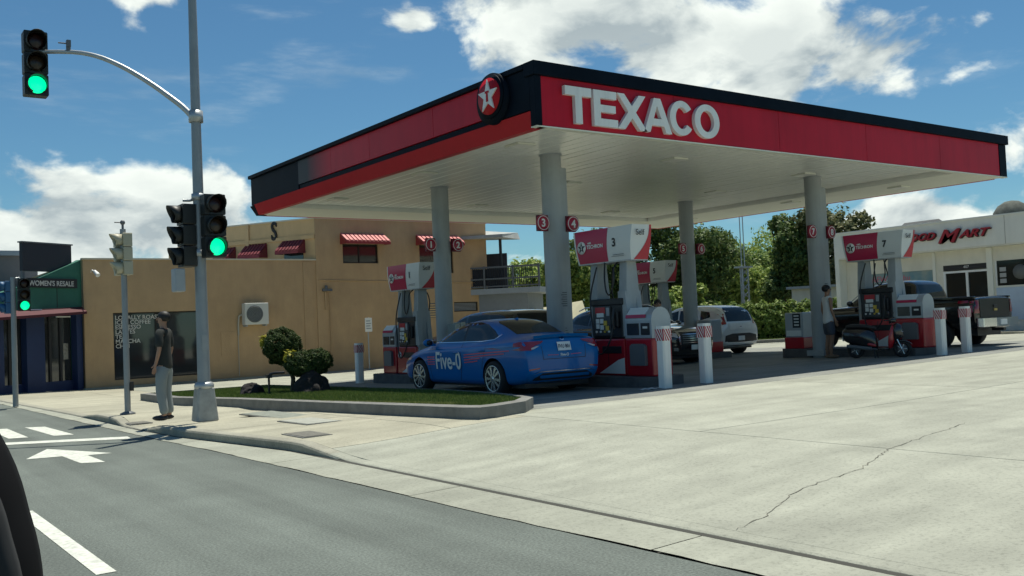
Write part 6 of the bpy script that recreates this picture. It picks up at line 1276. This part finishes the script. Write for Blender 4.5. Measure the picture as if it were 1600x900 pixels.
tr = obj('transom', MB().box(*yb_(4.45, 6.36, 2.78, 2.98, .02, .08)), BLACK, fmt); text('lettering', '407', .15, WHITE, tr, (fmx + .515, 25.1 - 5.28, 2.83), (0, -1, 0), (0, 0, 1), ext=.001)
pst = obj('banner', MB().box(*yb_(.55, 4.0, 2.2, 2.86, .05, .08)), mat('banner_blue', (.10, .24, .30), .5, col2=(.30, .34, .30), vscale=2.2), fmt)
text('lettering', 'BREW   Oahu', .34, mat('banner_pink', (.5, .10, .16), .6), pst, (fmx + .545, 25.1 - 1.0, 2.5), (0, -1, 0), (0, 0, 1), ext=.001, shear=.2)
mu = obj('wall_mural', MB().box(*yb_(6.55, 12.0, .75, 1.98, -.03, -.002)), mat('mural_sky', (.45, .55, .66), .6, var=.1), fmt)
obj('mural_sea', MB().add([(fmx + .466, 25.1 - s, z) for s, z in ((7.5, .75), (12, .75), (12, 1.5), (9.6, 1.42), (8.4, 1.15))], [(0, 1, 2, 3, 4)]), mat('mural_teal', (.05, .26, .34), .6, var=.4), mu)
for s in (4.2, 6.4): obj('pilaster', MB().box(*yb_(s - .16, s - .04 + (.0 if s < 5 else .10), g0, 3.55, -.06, -.001)), CR, fmt)
obj('store_walk', MB().box((fmx - 1.4, 6, g0 - .1), (fmx + .48, 25.1, g0 + .13)), CONW, fmt)
MR = mat('sign_red', (.34, .015, .025), .5); MD = mat('sign_shadow', (.04, .01, .012), .6)
def mart(name, s, size, y, z, sx=1.25):
    for off, mm, x, e in ((0, MR, fmx - .10, .03), (.025, MD, fmx - .05, .03)): text(name, s, size, mm, fmt, (x, y - off, z - off), (0, -1, 0), (0, 0, 1), bold=.010, ext=e, shear=.42, sx=sx)
mart('lettering', 'F', .56, 22.05, 4.02); mart('lettering', 'OOD', .40, 21.72, 4.04, 1.15); mart('lettering', 'M', .74, 20.50, 3.86, 1.3); mart('lettering', 'ART', .42, 19.58, 4.0, 1.35)
hr_ = thing('rear_house', 'grey hipped roof rising behind the store parapet', 'house', (0, 0, 0))
ha = [far(1405, 500, 47), far(1420, 500, 50), far(1484, 500, 50), far(1500, 500, 47)]
obj('wall', MB().prism([(p.x, p.y) for p in (ha[0], far(1405, 500, 54), far(1500, 500, 54), ha[3])], 0, 5.2), CR2, hr_)
z_ = lambda p, z: (p.x, p.y, z)
obj('roof', MB().add([z_(ha[0], 5.1), z_(far(1405, 500, 54), 5.1), z_(far(1512, 500, 54), 5.1), z_(far(1505, 500, 47), 5.1), z_(far(1422, 500, 50), 5.8), z_(far(1476, 500, 50), 5.95)], [(0, 3, 5, 4), (0, 4, 1), (3, 2, 5), (1, 4, 5, 2), (0, 1, 2, 3)]), mat('roof_grey', (.05, .055, .055), .85, var=.15), hr_)
dm = far(1592, 500, 44); d_ = thing('roof_dome', 'weathered grey dome standing behind the store at far right', 'dome', (dm.x, dm.y, 0))
obj('dome', MB().lathe([(0, 6.12), (.3, 6.07), (.6, 5.88), (.80, 5.58), (.88, 5.2), (.9, 4.3)], n=28), mat('dome_grey', (.11, .12, .10), .9, var=.5, vscale=4), d_); obj('drum', MB().lathe([(.93, 0), (.93, 4.5)], n=28), CR2, d_)
cb_ = far(1305, 500, 46); bx = thing('cream_house', 'cream block house glimpsed left of the store behind the pump 7 sign', 'house', (cb_.x, cb_.y, 0), .3)
obj('wall', MB().box((-.2, -1.2, 0), (1.0, 2, 2.5)), CR2, bx); obj('roof', MB().box((-.4, -1.4, 2.5), (1.2, 2.2, 2.62)), GREYM, bx); obj('window', MB().box((.0, -1.22, 1.6), (.6, -1.19, 2.1)), GREYD, bx)
# far belt of trees round the horizon, too far to tell apart
fb = []
for k in range(70):
    a = math.radians(-30 + k * 2.2); R_ = 150 + 20 * math.sin(k * 1.7); fb.append((R_ * math.cos(a), R_ * math.sin(a), 3.2 + 1.2 * math.sin(k * 2.3), 6.5, 6.5, 4.6 + 1.3 * math.sin(k * 1.1)))
o = link('far_trees', leaves_mesh('far_trees', fb, 60000, .42, LEAF['mid'], shell=.6, seed=9)); o['kind'] = 'stuff'; o['label'] = 'far belt of trees along the horizon'; o['category'] = 'trees'
# ------------------------------------------------------------------ the vehicle the photo is taken from: window pillar edge
cp = thing('window_pillar', 'black rubber edged window pillar of the passing car at lower left', 'car part', (0, 0, 0))
pp = [(-440, 470), (-300, 620), (-200, 690), (-162, 735), (-132, 790), (-116, 845), (-100, 905), (-94, 970), (-90, 1100)]
obj('pillar', MB().tube(smooth([far(a, b, .5) for a, b in pp], 3), .05, 16), mat('trim_black', (.006, .006, .007), .9, spec=.1), cp)
obj('rubber_seal', MB().tube(smooth([far(a + 108, b + 4, .478) for a, b in pp], 3), .008, 8), RUB, cp)

streaks(CR, .06, (.5, .5, .1)); streaks(CR2, .08, (.5, .5, .1))
